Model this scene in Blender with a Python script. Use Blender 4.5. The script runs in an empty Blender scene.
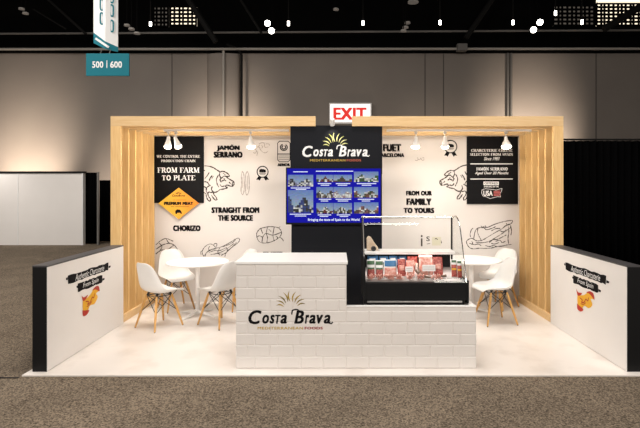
import bpy, bmesh, math, random
from mathutils import Vector, Matrix
random.seed(7)
PI = math.pi
SC = bpy.context.scene
C = SC.collection

# ------------------------------------------------------------------ camera
F, U0, V0, H = 484.0, 337.0, 187.0, 1.86        # focal length in px, principal point, eye height
cd = bpy.data.cameras.new('camera'); cam = bpy.data.objects.new('camera', cd); C.objects.link(cam)
cam.location = (0, 0, H); cam.rotation_euler = (PI/2, 0, 0)
cd.sensor_width = 36; cd.lens = F/640*36
cd.shift_x = -(U0-320)/640; cd.shift_y = -(214-V0)/640
cd.clip_end = 200
SC.camera = cam

# ------------------------------------------------------------------ world, exposure, large lights
SC.view_settings.view_transform = 'Standard'; SC.view_settings.look = 'None'
SC.view_settings.gamma = 1; SC.view_settings.use_curve_mapping = False
SC.view_settings.exposure = 0.0
w = bpy.data.worlds.new('hall'); SC.world = w; w.use_nodes = True
w.node_tree.nodes['Background'].inputs[0].default_value = (1, .93, .86, 1)
w.node_tree.nodes['Background'].inputs[1].default_value = 0.14

def area(name, loc, aim, power, sx, sy, col=(1, .94, .87)):
    l = bpy.data.lights.new(name, 'AREA'); l.shape = 'RECTANGLE'; l.size = sx; l.size_y = sy
    l.energy = power; l.color = col
    o = bpy.data.objects.new(name, l); C.objects.link(o); o.location = loc
    o.rotation_euler = (Vector(aim)-Vector(loc)).to_track_quat('-Z', 'Y').to_euler()
    return o
def spot(name, loc, aim, power, angle, blend=.6, radius=.03, col=(1, .91, .79)):
    l = bpy.data.lights.new(name, 'SPOT'); l.spot_size = math.radians(angle); l.spot_blend = blend
    l.shadow_soft_size = radius; l.energy = power; l.color = col
    o = bpy.data.objects.new(name, l); C.objects.link(o); o.location = loc
    o.rotation_euler = (Vector(aim)-Vector(loc)).to_track_quat('-Z', 'Y').to_euler()
    return o
# added fill lamps with no fixtures, standing in for unseen hall lighting
area('hall_fill_light', (-4.5, -3.5, 5.2), (-1, 6.5, 1.6), 470, 3, 2)  # front fill pair behind the camera, added to brighten upright faces
area('hall_fill_light', (4.5, -3.5, 5.2), (1, 6.5, 1.6), 470, 3, 2)
area('hall_fill_light', (0, 4.6, 8.0), (0, 5, 0), 400, 4, 1.5)
area('hall_fill_light', (-8, 6.5, 8.0), (-7.5, 8, 0), 420, 3, 2)  # added to brighten the carpet left of the booth
area('hall_fill_light', (-8, 11, 8.0), (-8.5, 14, 0), 260, 3, 2)
# wash lights standing on the floor along the hall's rear wall
for wx, wp, wz in ((-12.7, 3000, 3.0), (-4.5, 5200, 2.6), (7.8, 6800, 2.7), (4.2, 900, 2.3), (-8.6, 900, 2.0), (1.0, 150, 3)):
    spot('wall_wash_light', (wx, 17.2, .3), (wx, 20, wz), wp, 66, 1, .2, (1, .84, .68))

# ------------------------------------------------------------------ materials
def mat(name, col, rough=.5, metal=0, noise=None, col2=None, scale=10, stretch=(1, 1, 1), bump=0, emit=None, es=1, coat=0, spec=.5, detail=4, ramp=(.35, .65)):
    m = bpy.data.materials.new(name); m.use_nodes = True
    nt = m.node_tree; b = nt.nodes['Principled BSDF']
    b.inputs['Base Color'].default_value = (*col, 1); b.inputs['Roughness'].default_value = rough
    b.inputs['Metallic'].default_value = metal; b.inputs['Coat Weight'].default_value = coat
    b.inputs['Specular IOR Level'].default_value = spec
    if col2 or bump:
        tc = nt.nodes.new('ShaderNodeTexCoord'); mp = nt.nodes.new('ShaderNodeMapping'); mp.inputs['Scale'].default_value = stretch
        nz = nt.nodes.new('ShaderNodeTexNoise'); nz.inputs['Scale'].default_value = scale; nz.inputs['Detail'].default_value = detail
        nt.links.new(tc.outputs['Object'], mp.inputs[0]); nt.links.new(mp.outputs[0], nz.inputs['Vector'])
        if col2:
            r = nt.nodes.new('ShaderNodeValToRGB'); r.color_ramp.elements[0].position = ramp[0]; r.color_ramp.elements[1].position = ramp[1]
            r.color_ramp.elements[0].color = (*col, 1); r.color_ramp.elements[1].color = (*col2, 1)
            nt.links.new(nz.outputs['Fac'], r.inputs[0]); nt.links.new(r.outputs[0], b.inputs['Base Color'])
        if bump:
            bp = nt.nodes.new('ShaderNodeBump'); bp.inputs['Strength'].default_value = bump; bp.inputs['Distance'].default_value = .01
            nt.links.new(nz.outputs['Fac'], bp.inputs['Height']); nt.links.new(bp.outputs[0], b.inputs['Normal'])
    if emit:
        b.inputs['Emission Color'].default_value = (*emit, 1); b.inputs['Emission Strength'].default_value = es
    return m
def glass(name, tint=(.97, .98, .98), fres=1.45, extra=0.0):
    m = bpy.data.materials.new(name); m.use_nodes = True; nt = m.node_tree
    for n in list(nt.nodes): nt.nodes.remove(n)
    o = nt.nodes.new('ShaderNodeOutputMaterial'); t = nt.nodes.new('ShaderNodeBsdfTransparent'); g = nt.nodes.new('ShaderNodeBsdfGlossy')
    t.inputs[0].default_value = (*tint, 1); g.inputs['Roughness'].default_value = .03
    f = nt.nodes.new('ShaderNodeLayerWeight'); f.inputs['Blend'].default_value = .5
    pw = nt.nodes.new('ShaderNodeMath'); pw.operation = 'POWER'; pw.inputs[1].default_value = 4
    a = nt.nodes.new('ShaderNodeMath'); a.operation = 'MULTIPLY_ADD'; a.inputs[1].default_value = fres-1; a.inputs[2].default_value = .02+extra
    nt.links.new(f.outputs['Facing'], pw.inputs[0]); nt.links.new(pw.outputs[0], a.inputs[0])
    x = nt.nodes.new('ShaderNodeMixShader'); nt.links.new(a.outputs[0], x.inputs[0]); nt.links.new(t.outputs[0], x.inputs[1]); nt.links.new(g.outputs[0], x.inputs[2])
    nt.links.new(x.outputs[0], o.inputs[0]); return m
def vcol_emit(name, strength):
    m = bpy.data.materials.new(name); m.use_nodes = True; nt = m.node_tree; b = nt.nodes['Principled BSDF']
    b.inputs['Base Color'].default_value = (0, 0, 0, 1)
    v = nt.nodes.new('ShaderNodeVertexColor'); v.layer_name = 'col'
    nt.links.new(v.outputs[0], b.inputs['Emission Color']); b.inputs['Emission Strength'].default_value = strength
    return m
def gradient_mat(name, c1, c2, axis, lo, hi, rough=.5):
    """printed colour fade along one object axis"""
    m = bpy.data.materials.new(name); m.use_nodes = True; nt = m.node_tree; b = nt.nodes['Principled BSDF']
    b.inputs['Roughness'].default_value = rough
    tc = nt.nodes.new('ShaderNodeTexCoord'); sp = nt.nodes.new('ShaderNodeSeparateXYZ'); mr = nt.nodes.new('ShaderNodeMapRange')
    mr.inputs[1].default_value = lo; mr.inputs[2].default_value = hi
    r = nt.nodes.new('ShaderNodeValToRGB'); r.color_ramp.elements[0].color = (*c1, 1); r.color_ramp.elements[1].color = (*c2, 1)
    nt.links.new(tc.outputs['Generated'], sp.inputs[0]); nt.links.new(sp.outputs[axis], mr.inputs[0]); nt.links.new(mr.outputs[0], r.inputs[0]); nt.links.new(r.outputs[0], b.inputs['Base Color'])
    return m

M = dict(
    wood_v=mat('pine_upright', (.84, .56, .245), .5, col2=(.72, .42, .15), scale=6, stretch=(9, 9, .6), bump=.08, ramp=(.4, .75)),
    wood_h=mat('pine_beam', (.75, .52, .265), .5, col2=(.68, .43, .185), scale=6, stretch=(.6, 9, 9), bump=.08, ramp=(.4, .75)),
    leg=mat('beech_leg', (.70, .40, .13), .4, col2=(.58, .30, .08), scale=14, stretch=(6, 6, .6)),
    wall=mat('printed_panel', (.67, .635, .615), .5, col2=(.655, .62, .60), scale=2),
    halfwall=mat('half_wall_panel', (.82, .79, .765), .45, col2=(.80, .77, .745), scale=2),
    white=mat('white_laminate', (.86, .84, .82), .3),
    tile=mat('white_tile', (.78, .735, .70), .42, col2=(.755, .71, .675), scale=1.5),
    shell=mat('white_plastic', (.78, .77, .755), .32),
    black=mat('black_laminate', (.006, .006, .0065), .5, spec=.2),
    board=mat('black_board', (.005, .005, .006), .6, spec=.12),
    charcoal=mat('charcoal_panel', (.011, .012, .0155), .6, spec=.1),
    cap=mat('grey_cap', (.055, .052, .055), .45),
    wire=mat('black_wire', (.01, .01, .012), .35, metal=.3),
    ink=mat('black_ink', (.006, .005, .006), .7, spec=.1),
    pencil=mat('sketch_ink', (.06, .05, .045), .7, spec=.1),
    pale=mat('pale_sketch_ink', (.36, .32, .30), .6),
    drape=mat('black_drape', (.0022, .0022, .0024), 1, spec=.0),
    chrome=mat('chrome', (.55, .54, .52), .22, metal=1),
    steel=mat('brushed_steel', (.45, .44, .42), .35, metal=1),
    carpet=mat('aisle_carpet', (.040, .031, .024), .95, col2=(.275, .218, .160), scale=75, bump=.6, detail=6, spec=.1, ramp=(.33, .68)),
    marble=mat('marble_vinyl', (.79, .735, .69), .3, col2=(.67, .61, .56), scale=2.6, detail=8, ramp=(.5, .75)),
    hallwall=mat('hall_wall', (.27, .235, .205), .8, col2=(.25, .215, .19), scale=.6),
    hallgroove=mat('hall_wall_joint', (.09, .078, .068), .8),
    dark=mat('black_ceiling', (.003, .003, .003), .95, spec=.05),
    truss=mat('truss_paint', (.012, .0115, .011), .8, spec=.1),
    pipe=mat('galvanised_pipe', (.42, .39, .35), .6),
    dimpipe=mat('painted_pipe', (.16, .15, .14), .7),
    teal=mat('teal_print', (.005, .155, .205), .6, spec=.2),
    signwhite=mat('sign_white', (.8, .8, .8), .5),
    exitface=mat('exit_face', (.9, .86, .84), .5, emit=(1, .93, .88), es=1.0),
    red=mat('exit_red', (.65, .02, .015), .5, emit=(.75, .02, .012), es=.7),
    lamp=mat('lamp_glow', (1, .9, .8), .5, emit=(1, .86, .66), es=14),
    hilamp=mat('ceiling_lamp_glow', (1, .9, .8), .5, emit=(1, .93, .84), es=9),
    lamphouse=mat('white_lamp_body', (.85, .84, .82), .35),
    dimlamp=mat('dull_lamp', (.22, .20, .18), .5, emit=(.5, .45, .4), es=.12),
    winlight=mat('lit_window', (.9, .85, .75), .5, emit=(1, .84, .62), es=1.4),
    windim=mat('dim_window', (.1, .1, .1), .5, emit=(.6, .5, .4), es=.12),
    logowhite=mat('logo_white', (.85, .85, .85), .4),
    logogold=mat('logo_gold', (.55, .36, .06), .4),
    logored=mat('logo_red', (.33, .03, .03), .4),
    petal1=mat('petal_dark', (.13, .10, .012), .4, col2=(.50, .32, .03), scale=14),
    petal2=mat('petal_light', (.42, .45, .06), .4, col2=(.85, .82, .42), scale=14),
    diamond=gradient_mat('diamond_print', (.80, .52, .05), (.80, .22, .01), 0, 0, 1),
    flagred=mat('flag_red', (.45, .025, .012), .5),
    flagyellow=mat('flag_yellow', (.80, .42, .02), .5),
    usared=mat('map_red', (.55, .12, .12), .5),
    glass=glass('case_glass', fres=1.18),
    shelfglass=glass('plastic_film', (.98, .98, .98), 1.3, .03),
    tv=mat('tv_bezel', (.006, .006, .008), .3, spec=.2),
    tvblue=mat('screen_blue', (0, 0, 0), .6, emit=(.008, .008, .36), es=1.0, spec=.05),
    tvtext=mat('screen_text', (0, 0, 0), .3, emit=(.8, .85, 1), es=1.0),
    tvpic=vcol_emit('screen_photo', 1.0),
    pink=mat('sliced_ham', (.62, .20, .15), .45, col2=(.80, .50, .42), scale=38, bump=.2),
    meat=mat('cured_meat', (.22, .02, .015), .4, col2=(.55, .13, .10), scale=60),
    darkham=mat('dark_ham', (.09, .05, .035), .5, col2=(.18, .11, .07), scale=20),
    blue=mat('blue_print', (.03, .16, .36), .4),
    green=mat('green_print', (.05, .13, .05), .4),
    packwhite=mat('pack_white', (.82, .80, .79), .35),
    beige=mat('beige_bread', (.72, .52, .36), .6, col2=(.80, .66, .52), scale=18),
    olive=mat('olive_print', (.60, .57, .45), .6),
)
# marble: long soft veins; hall floor carpet gets large-scale tonal drift
def add_drift(m, scale, amount):
    nt = m.node_tree; b = nt.nodes['Principled BSDF']; src = b.inputs['Base Color'].links[0].from_socket
    tc = nt.nodes.new('ShaderNodeTexCoord'); nz = nt.nodes.new('ShaderNodeTexNoise'); nz.inputs['Scale'].default_value = scale
    mr = nt.nodes.new('ShaderNodeMapRange'); mr.inputs[1].default_value = .3; mr.inputs[2].default_value = .7; mr.inputs[3].default_value = 1-amount; mr.inputs[4].default_value = 1+amount
    mx = nt.nodes.new('ShaderNodeVectorMath'); mx.operation = 'SCALE'
    nt.links.new(tc.outputs['Object'], nz.inputs['Vector']); nt.links.new(nz.outputs['Fac'], mr.inputs[0])
    nt.links.new(src, mx.inputs[0]); nt.links.new(mr.outputs[0], mx.inputs['Scale']); nt.links.new(mx.outputs[0], b.inputs['Base Color'])
add_drift(M['carpet'], 1.6, .12)
add_drift(M['marble'], .9, .05)

# ------------------------------------------------------------------ builders
def root_of(o):
    while o.parent: o = o.parent
    return o
class MB:
    def __init__(s): s.bm = bmesh.new()
    def face(s, pts):
        vs = [s.bm.verts.new(p) for p in pts]
        try: return s.bm.faces.new(vs)
        except ValueError: return None
    def box(s, x0, x1, y0, y1, z0, z1, bev=0):
        t = bmesh.new(); bmesh.ops.create_cube(t, size=1)
        for v in t.verts: v.co = Vector(((x0+x1)/2+v.co.x*(x1-x0), (y0+y1)/2+v.co.y*(y1-y0), (z0+z1)/2+v.co.z*(z1-z0)))
        if bev: bmesh.ops.bevel(t, geom=t.edges[:], offset=bev, segments=2, affect='EDGES', profile=.6)
        s.join(t); return s
    def join(s, t, mtx=None):
        if mtx: bmesh.ops.transform(t, matrix=mtx, verts=t.verts)
        me = bpy.data.meshes.new('t'); t.to_mesh(me); t.free(); s.bm.from_mesh(me); bpy.data.meshes.remove(me)
    def cyl(s, a, b, r1, r2=None, seg=12):
        a, b = Vector(a), Vector(b); r2 = r1 if r2 is None else r2
        t = bmesh.new(); bmesh.ops.create_cone(t, cap_ends=True, segments=seg, radius1=r1, radius2=r2, depth=(b-a).length)
        q = (b-a).to_track_quat('Z', 'Y').to_matrix().to_4x4()
        s.join(t, Matrix.Translation((a+b)/2) @ q); return s
    def tube(s, pts, r, seg=8):
        for i in range(len(pts)-1): s.cyl(pts[i], pts[i+1], r, seg=seg)
        return s
    def lathe(s, prof, seg=40, loc=(0, 0, 0), mtx=None):
        t = bmesh.new(); rings = []
        for r, z in prof:
            rings.append([t.verts.new((r*math.cos(2*PI*k/seg), r*math.sin(2*PI*k/seg), z)) for k in range(seg)])
        for a, b in zip(rings, rings[1:]):
            for k in range(seg): t.faces.new((a[k], a[(k+1) % seg], b[(k+1) % seg], b[k]))
        t.faces.new(list(reversed(rings[0]))); t.faces.new(rings[-1])
        s.join(t, mtx or Matrix.Translation(loc)); return s
    def prism(s, pts, d):
        """closed outline pts (3-D) extruded by vector d"""
        d = Vector(d); a = [s.bm.verts.new(p) for p in pts]; b = [s.bm.verts.new(Vector(p)+d) for p in pts]
        n = len(pts); s.bm.faces.new(a); s.bm.faces.new(list(reversed(b)))
        for i in range(n): s.bm.faces.new((a[i], b[i], b[(i+1) % n], a[(i+1) % n]))
        return s
    def build(s, name, m, parent=None, smooth=False, local=False):
        bm = s.bm; bmesh.ops.recalc_face_normals(bm, faces=bm.faces)
        if parent is not None: off = Vector((0, 0, 0)) if local else root_of(parent).location.copy()
        else:
            xs = [v.co for v in bm.verts]
            off = Vector(((min(v.x for v in xs)+max(v.x for v in xs))/2, (min(v.y for v in xs)+max(v.y for v in xs))/2, min(v.z for v in xs)))
        for v in bm.verts: v.co -= off
        me = bpy.data.meshes.new(name); bm.to_mesh(me); bm.free(); me.materials.append(m)
        if smooth:
            for p in me.polygons: p.use_smooth = True
            try: me.set_sharp_from_angle(angle=math.radians(40))
            except Exception: pass
        o = bpy.data.objects.new(name, me); C.objects.link(o)
        if parent is not None: o.parent = parent
        else: o.location = off
        return o
def tag(o, label, cat, group=None, kind=None):
    o['label'] = label; o['category'] = cat
    if group: o['group'] = group
    if kind: o['kind'] = kind
    return o
def thing(name, loc, label, cat, group=None, rz=0):
    o = bpy.data.objects.new(name, None); C.objects.link(o); o.location = loc; o.rotation_euler = (0, 0, rz); o.empty_display_size = .1
    return tag(o, label, cat, group)
def struct(o): o['kind'] = 'structure'; return o
def dup(root, loc, rz, label, group=None):
    r = root.copy(); C.objects.link(r); r.location = loc; r.rotation_euler = (0, 0, rz); r['label'] = label
    if group: r['group'] = group
    for ch in root.children:
        c = ch.copy(); C.objects.link(c); c.parent = r
        for g in ch.children:
            d = g.copy(); C.objects.link(d); d.parent = c
    return r

# measured points -> places on upright planes that face the aisle / the two half walls
def at(u, v, y): s = F/y; return Vector(((u-U0)/s, y, H-(v-V0)/s))
class Plane:
    """2-D drawing surface: (a, b) metres -> 3-D"""
    def __init__(s, org, ax, az): s.o, s.x, s.z = Vector(org), Vector(ax), Vector(az)
    def p(s, a, b): return s.o+s.x*a+s.z*b
def front(y): return Plane((0, y, 0), (1, 0, 0), (0, 0, 1))
def uv(u, v, y): s = F/y; return ((u-U0)/s, H-(v-V0)/s)

def text2d(txt, bold=0.0, shear=0.0, space=1.0):
    strike = bold; cu = bpy.data.curves.new('t', 'FONT'); cu.body = txt; cu.size = 1; cu.shear = shear; cu.space_character = space*(1+1.2*bold)
    cu.resolution_u = 3; cu.align_x = 'LEFT'
    o = bpy.data.objects.new('t', cu); C.objects.link(o); bpy.context.view_layer.update()
    dg = bpy.context.evaluated_depsgraph_get(); me = bpy.data.meshes.new_from_object(o.evaluated_get(dg))
    vs = [(v.co.x, v.co.y) for v in me.vertices]; fs = [tuple(p.vertices) for p in me.polygons]
    bpy.data.objects.remove(o); bpy.data.curves.remove(cu); bpy.data.meshes.remove(me)
    if strike:
        n0 = len(vs); V, G = [], []
        for dx, dy in ((-strike, -strike*.5), (-strike*.4, strike*.5), (strike*.4, -strike*.5), (strike, strike*.5), (-strike, strike*.5), (strike, -strike*.5)):
            k = len(V); V += [(x+dx, y+dy) for x, y in vs]; G += [tuple(i+k for i in f) for f in fs]
        vs, fs = V, G
    return vs, fs
SERIF = {  # (width, [(points, heavy)], [serif positions])
 'A': (.86, [([(.08, 0), (.40, 1)], 0), ([(.44, 1), (.76, 0)], 1), ([(.2, .33), (.6, .33)], 0)], [(.08, 0), (.76, 0)]),
 'C': (.80, [([(.74, .78), (.6, .95), (.4, .97), (.22, .88)], 0), ([(.22, .88), (.13, .5), (.22, .12)], 1), ([(.22, .12), (.4, .03), (.62, .06), (.76, .25)], 0)], [(.74, .8)]),
 'D': (.84, [([(.2, 0), (.2, 1)], 1), ([(.2, .96), (.45, .96)], 0), ([(.45, .96), (.72, .75), (.72, .25), (.45, .04)], 1), ([(.45, .04), (.2, .04)], 0)], [(.16, 0), (.16, 1)]),
 'E': (.74, [([(.2, 0), (.2, 1)], 1), ([(.2, .95), (.68, .95), (.68, .78)], 0), ([(.2, .5), (.5, .5)], 0), ([(.2, .05), (.7, .05), (.7, .24)], 0)], [(.16, 0), (.16, 1)]),
 'F': (.70, [([(.2, 0), (.2, 1)], 1), ([(.2, .95), (.66, .95), (.66, .76)], 0), ([(.2, .5), (.5, .5)], 0)], [(.2, 0), (.16, 1)]),
 'H': (.90, [([(.2, 0), (.2, 1)], 1), ([(.7, 0), (.7, 1)], 1), ([(.2, .5), (.7, .5)], 0)], [(.2, 0), (.2, 1), (.7, 0), (.7, 1)]),
 'I': (.42, [([(.2, 0), (.2, 1)], 1)], [(.2, 0), (.2, 1)]),
 'J': (.55, [([(.36, 1), (.36, .2)], 1), ([(.36, .2), (.22, .02), (.06, .1)], 0)], [(.36, 1)]),
 'L': (.70, [([(.2, 0), (.2, 1)], 1), ([(.2, .05), (.66, .05), (.66, .26)], 0)], [(.16, 0), (.2, 1)]),
 'M': (1.06, [([(.16, 0), (.16, 1)], 0), ([(.18, 1), (.5, .08)], 1), ([(.5, .05), (.82, 1)], 0), ([(.86, 0), (.86, 1)], 1)], [(.14, 0), (.14, 1), (.88, 0), (.88, 1)]),
 'N': (.92, [([(.16, 0), (.16, 1)], 0), ([(.18, 1), (.72, .02)], 1), ([(.74, 0), (.74, 1)], 0)], [(.14, 0), (.12, 1), (.76, 1)]),
 'O': (.88, [([(.42, .97), (.2, .82), (.13, .5), (.2, .18), (.42, .03)], 1), ([(.42, .03), (.66, .18), (.73, .5), (.66, .82), (.42, .97)], 1)], []),
 'P': (.74, [([(.2, 0), (.2, 1)], 1), ([(.2, .95), (.45, .95)], 0), ([(.45, .95), (.63, .82), (.63, .6), (.45, .47)], 1), ([(.45, .47), (.2, .47)], 0)], [(.2, 0), (.16, 1)]),
 'R': (.86, [([(.2, 0), (.2, 1)], 1), ([(.2, .95), (.45, .95)], 0), ([(.45, .95), (.63, .82), (.63, .62), (.45, .5)], 1), ([(.45, .5), (.2, .5)], 0), ([(.42, .5), (.72, 0)], 1)], [(.2, 0), (.16, 1), (.78, 0)]),
 'S': (.68, [([(.56, .78), (.44, .95), (.26, .95), (.14, .8)], 0), ([(.14, .78), (.2, .6), (.46, .42), (.54, .22)], 1), ([(.54, .22), (.42, .04), (.22, .04), (.1, .22)], 0)], []),
 'T': (.76, [([(.36, 0), (.36, 1)], 1), ([(.04, .78), (.06, .95), (.66, .95), (.68, .78)], 0)], [(.36, 0)]),
 'U': (.88, [([(.2, 1), (.2, .25), (.36, .05)], 1), ([(.36, .04), (.58, .06), (.7, .25), (.7, 1)], 0)], [(.2, 1), (.7, 1)]),
 'W': (1.1, [([(.1, 1), (.32, 0)], 1), ([(.32, .02), (.55, .9)], 0), ([(.55, 1), (.76, 0)], 1), ([(.76, .02), (.98, 1)], 0)], [(.1, 1), (.55, 1), (.98, 1)]),
 'Y': (.80, [([(.08, 1), (.38, .48)], 1), ([(.38, .48), (.68, 1)], 0), ([(.38, 0), (.38, .5)], 1)], [(.08, 1), (.7, 1), (.38, 0)]),
 'V': (.80, [([(.08, 1), (.38, 0)], 1), ([(.38, 0), (.68, 1)], 0)], [(.08, 1), (.7, 1)]),
 ' ': (.4, [], []),
}
def serif2d(txt, heavy=.19, thin=.08):
    vs, fs = [], []
    def quad(p): n = len(vs); vs.extend(p); fs.append((n, n+1, n+2, n+3))
    x = 0
    for ch in txt:
        acc = ch == 'Ó'
        wd, st, sf = SERIF['O' if acc else ch]
        if acc: quad([(x+.38, 1.06), (x+.48, 1.06), (x+.6, 1.26), (x+.46, 1.26)])
        for pts, hv in st:
            for (ax, ay), (bx, by) in zip(pts, pts[1:]):
                L = math.hypot(bx-ax, by-ay); dx, dy = (bx-ax)/L, (by-ay)/L
                wdt = (heavy if hv else thin)/2; nx, ny = -dy*wdt, dx*wdt; e = wdt*.35 if abs(dy) < .98 else 0
                quad([(x+ax-dx*e+nx, ay-dy*e+ny), (x+ax-dx*e-nx, ay-dy*e-ny), (x+bx+dx*e-nx, by+dy*e-ny), (x+bx+dx*e+nx, by+dy*e+ny)])
        for sx, sy in sf:
            y0 = 0 if sy < .5 else 1-thin
            quad([(x+sx-.17, y0), (x+sx+.17, y0), (x+sx+.17, y0+thin), (x+sx-.17, y0+thin)])
        x += wd
    return vs, fs
LAY = [0]
def lay():
    LAY[0] = (LAY[0]+1) % 9; return LAY[0]*.00016
def strike_data(fs, nv): return nv > 0 and not all(len(f) == 4 for f in fs)
def put2d(mb, data, plane, a0, a1, b0, b1, rot=0, thick=0.0):
    """fit 2-D data to the box a0..a1 x b0..b1 of a plane; each face keeps a hair of thickness"""
    vs, fs = data
    x0 = min(v[0] for v in vs); x1 = max(v[0] for v in vs); y0 = min(v[1] for v in vs); y1 = max(v[1] for v in vs)
    ca, cb = (a0+a1)/2, (b0+b1)/2; out = []; nrm = plane.x.cross(plane.z)
    def pt(x, y):
        a = (x-x0)/(x1-x0)*(a1-a0)-(a1-a0)/2; b = (y-y0)/(y1-y0)*(b1-b0)-(b1-b0)/2
        return plane.p(ca+a*math.cos(rot)-b*math.sin(rot), cb+a*math.sin(rot)+b*math.cos(rot))
    nv = len(vs); per = max(1, nv//6)
    for f in fs:
        k = min(f[0]//per, 5)*.00025 if strike_data(fs, nv) else lay()
        mb.face([pt(*vs[i])+nrm*k for i in f])
    return mb
def pxtext(mb, txt, u0, u1, v0, v1, y, serif=False, bold=.025, shear=0, space=1.0, plane_y=None):
    """lettering whose measured extent on the upright plane at depth y is u0..u1, v0 (top)..v1"""
    a0, b1 = uv(u0, v0, y); a1, b0 = uv(u1, v1, y)
    data = serif2d(txt) if serif else text2d(txt, bold, shear, space)
    return put2d(mb, data, front(y), a0, a1, b0, b1)
def ribbon(mb, plane, pts, wd, closed=False, jit=0):
    if closed: pts = list(pts)+[pts[0]]
    for (ax, ay), (bx, by) in zip(pts, pts[1:]):
        L = math.hypot(bx-ax, by-ay)
        if L < 1e-6: continue
        w_ = wd*(1+random.uniform(-jit, jit))/2
        dx, dy = (bx-ax)/L, (by-ay)/L; nx, ny = -dy*w_, dx*w_; e = w_*.5; K = plane.x.cross(plane.z)*lay()
        mb.face([K+v for v in (plane.p(ax-dx*e+nx, ay-dy*e+ny), plane.p(ax-dx*e-nx, ay-dy*e-ny), plane.p(bx+dx*e-nx, by+dy*e-ny), plane.p(bx+dx*e+nx, by+dy*e+ny))])
def smooth2(pts, n=4):
    """Catmull-Rom through 2-D points"""
    out = []
    for i in range(len(pts)-1):
        p0 = pts[max(i-1, 0)]; p1 = pts[i]; p2 = pts[i+1]; p3 = pts[min(i+2, len(pts)-1)]
        for k in range(n):
            t = k/n
            out.append(tuple(.5*((2*p1[j])+(-p0[j]+p2[j])*t+(2*p0[j]-5*p1[j]+4*p2[j]-p3[j])*t*t+(-p0[j]+3*p1[j]-3*p2[j]+p3[j])*t**3) for j in (0, 1)))
    out.append(pts[-1]); return out

# ------------------------------------------------------------------ the hall
struct(MB().box(-26, 26, -3, 20.4, -.1, 0).build('floor', M['carpet']))
HW = 20.0
struct(MB().box(-26, 26, HW, HW+.3, 0, 7.38).build('wall_back', M['hallwall']))
struct(MB().box(-26, 26, HW+.31, HW+.6, 7.38, 12).build('wall_upper', M['dark']))
struct(MB().box(-26, 26, 8.5, HW+.6, 12, 12.1).build('ceiling', M['dark']))
struct(MB().box(-26, 26, HW-.25, HW+.3, 7.39, 7.52).build('trim_1', M['dark']))
def hx(u, y=HW): return (u-U0)*y/F
def hz(v, y=HW): return H-(v-V0)*y/F
# shallow round pier and panel joints of the hall wall
mb = MB(); x0, x1 = hx(208), hx(240); cx, hw = (x0+x1)/2, (x1-x0)/2
mb.prism([(cx+hw*math.cos(a), HW-.35*math.sin(a)**.6 if math.sin(a) > 1e-6 else HW, 0) for a in [PI*k/24 for k in range(25)]], (0, 0, 7.3))
struct(mb.build('wall_pier', M['hallwall'], smooth=True))
for i, u in enumerate((-80, 172, 425, 443.5, 596, 720)):
    x = hx(u); struct(MB().box(x-.018, x+.018, HW-.012, HW, 0, 7.37).build('trim_%d' % (i+2), M['hallgroove']))
def hall_pipe(u, r, name, label, v_top=54, bend=False, m='pipe'):
    y = HW-.12 if u > 300 else HW-.47; x = hx(u, y)
    pts = [(x, y, 0), (x, y, hz(v_top))]
    if bend: pts += [(x-.15, y, hz(v_top)+.25), (x-.6, y, hz(v_top)+.42)]
    return tag(MB().tube(pts, r, 10).build(name, M[m]), label, 'pipe')
hall_pipe(223.5, .05, 'conduit', 'thin upright conduit on the middle of the hall wall pier')
hall_pipe(241.5, .05, 'downpipe', 'dark upright pipe bending left at its top beside the hall wall pier', 58, True, 'truss')
hall_pipe(507.8, .045, 'conduit', 'left pipe of the close upright pair on the hall wall, above right lamps', m='dimpipe')
hall_pipe(511.2, .045, 'conduit', 'right pipe of the close upright pair on the hall wall, above right lamps', m='dimpipe')
# horizontal runs under the dark ceiling
tag(MB().cyl((-24, HW-.5, hz(49.3, HW-.5)), (24, HW-.5, hz(48.6, HW-.5)), .05).build('ceiling_pipe', M['pipe']), 'long pale pipe running level just above the top of the hall wall', 'pipe')
tag(MB().cyl((-15, 19.2, hz(34, 19.2)), (17, 19.2, hz(29.5, 19.2)), .04).build('ceiling_pipe', M['dimpipe']), 'long dim grey pipe running high across the black ceiling, the upper of two', 'pipe')
mb = MB(); jx = at(462, 47.5, HW-.6); mb.box(jx.x-.2, jx.x+.2, jx.y-.1, jx.y+.2, jx.z-.14, jx.z+.14, .02)
tag(mb.build('junction_box', M['dimpipe']), 'grey junction box on the pale pipe above the booth', 'junction box')
# roof truss members
def girder(u0, v0, u1, v1, y, r, label):
    tag(MB().cyl(at(u0, v0, y), at(u1, v1, y+.01), r, seg=6).build('roof_brace', M['truss']), label, 'roof brace')
girder(40, -8, 86, 34, 18.6, .05, 'slanting black roof brace at upper left, longer of the two')
girder(33, 9, 66, 29, 18.8, .03, 'short thin slanting roof brace at upper left')
girder(186, -4, 216, 42, 18.0, .11, 'black slanting roof brace crossing the small lit window')
girder(237, -6, 262, 34, 18.6, .05, 'thin slanting roof brace left of the bright lamp pair at centre')
girder(496, -6, 466, 38, 18.6, .10, 'black slanting roof brace right of centre above the booth')
girder(646, 3, 604, 29, 18.0, .13, 'black slanting roof brace crossing the large lit window at right')
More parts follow.
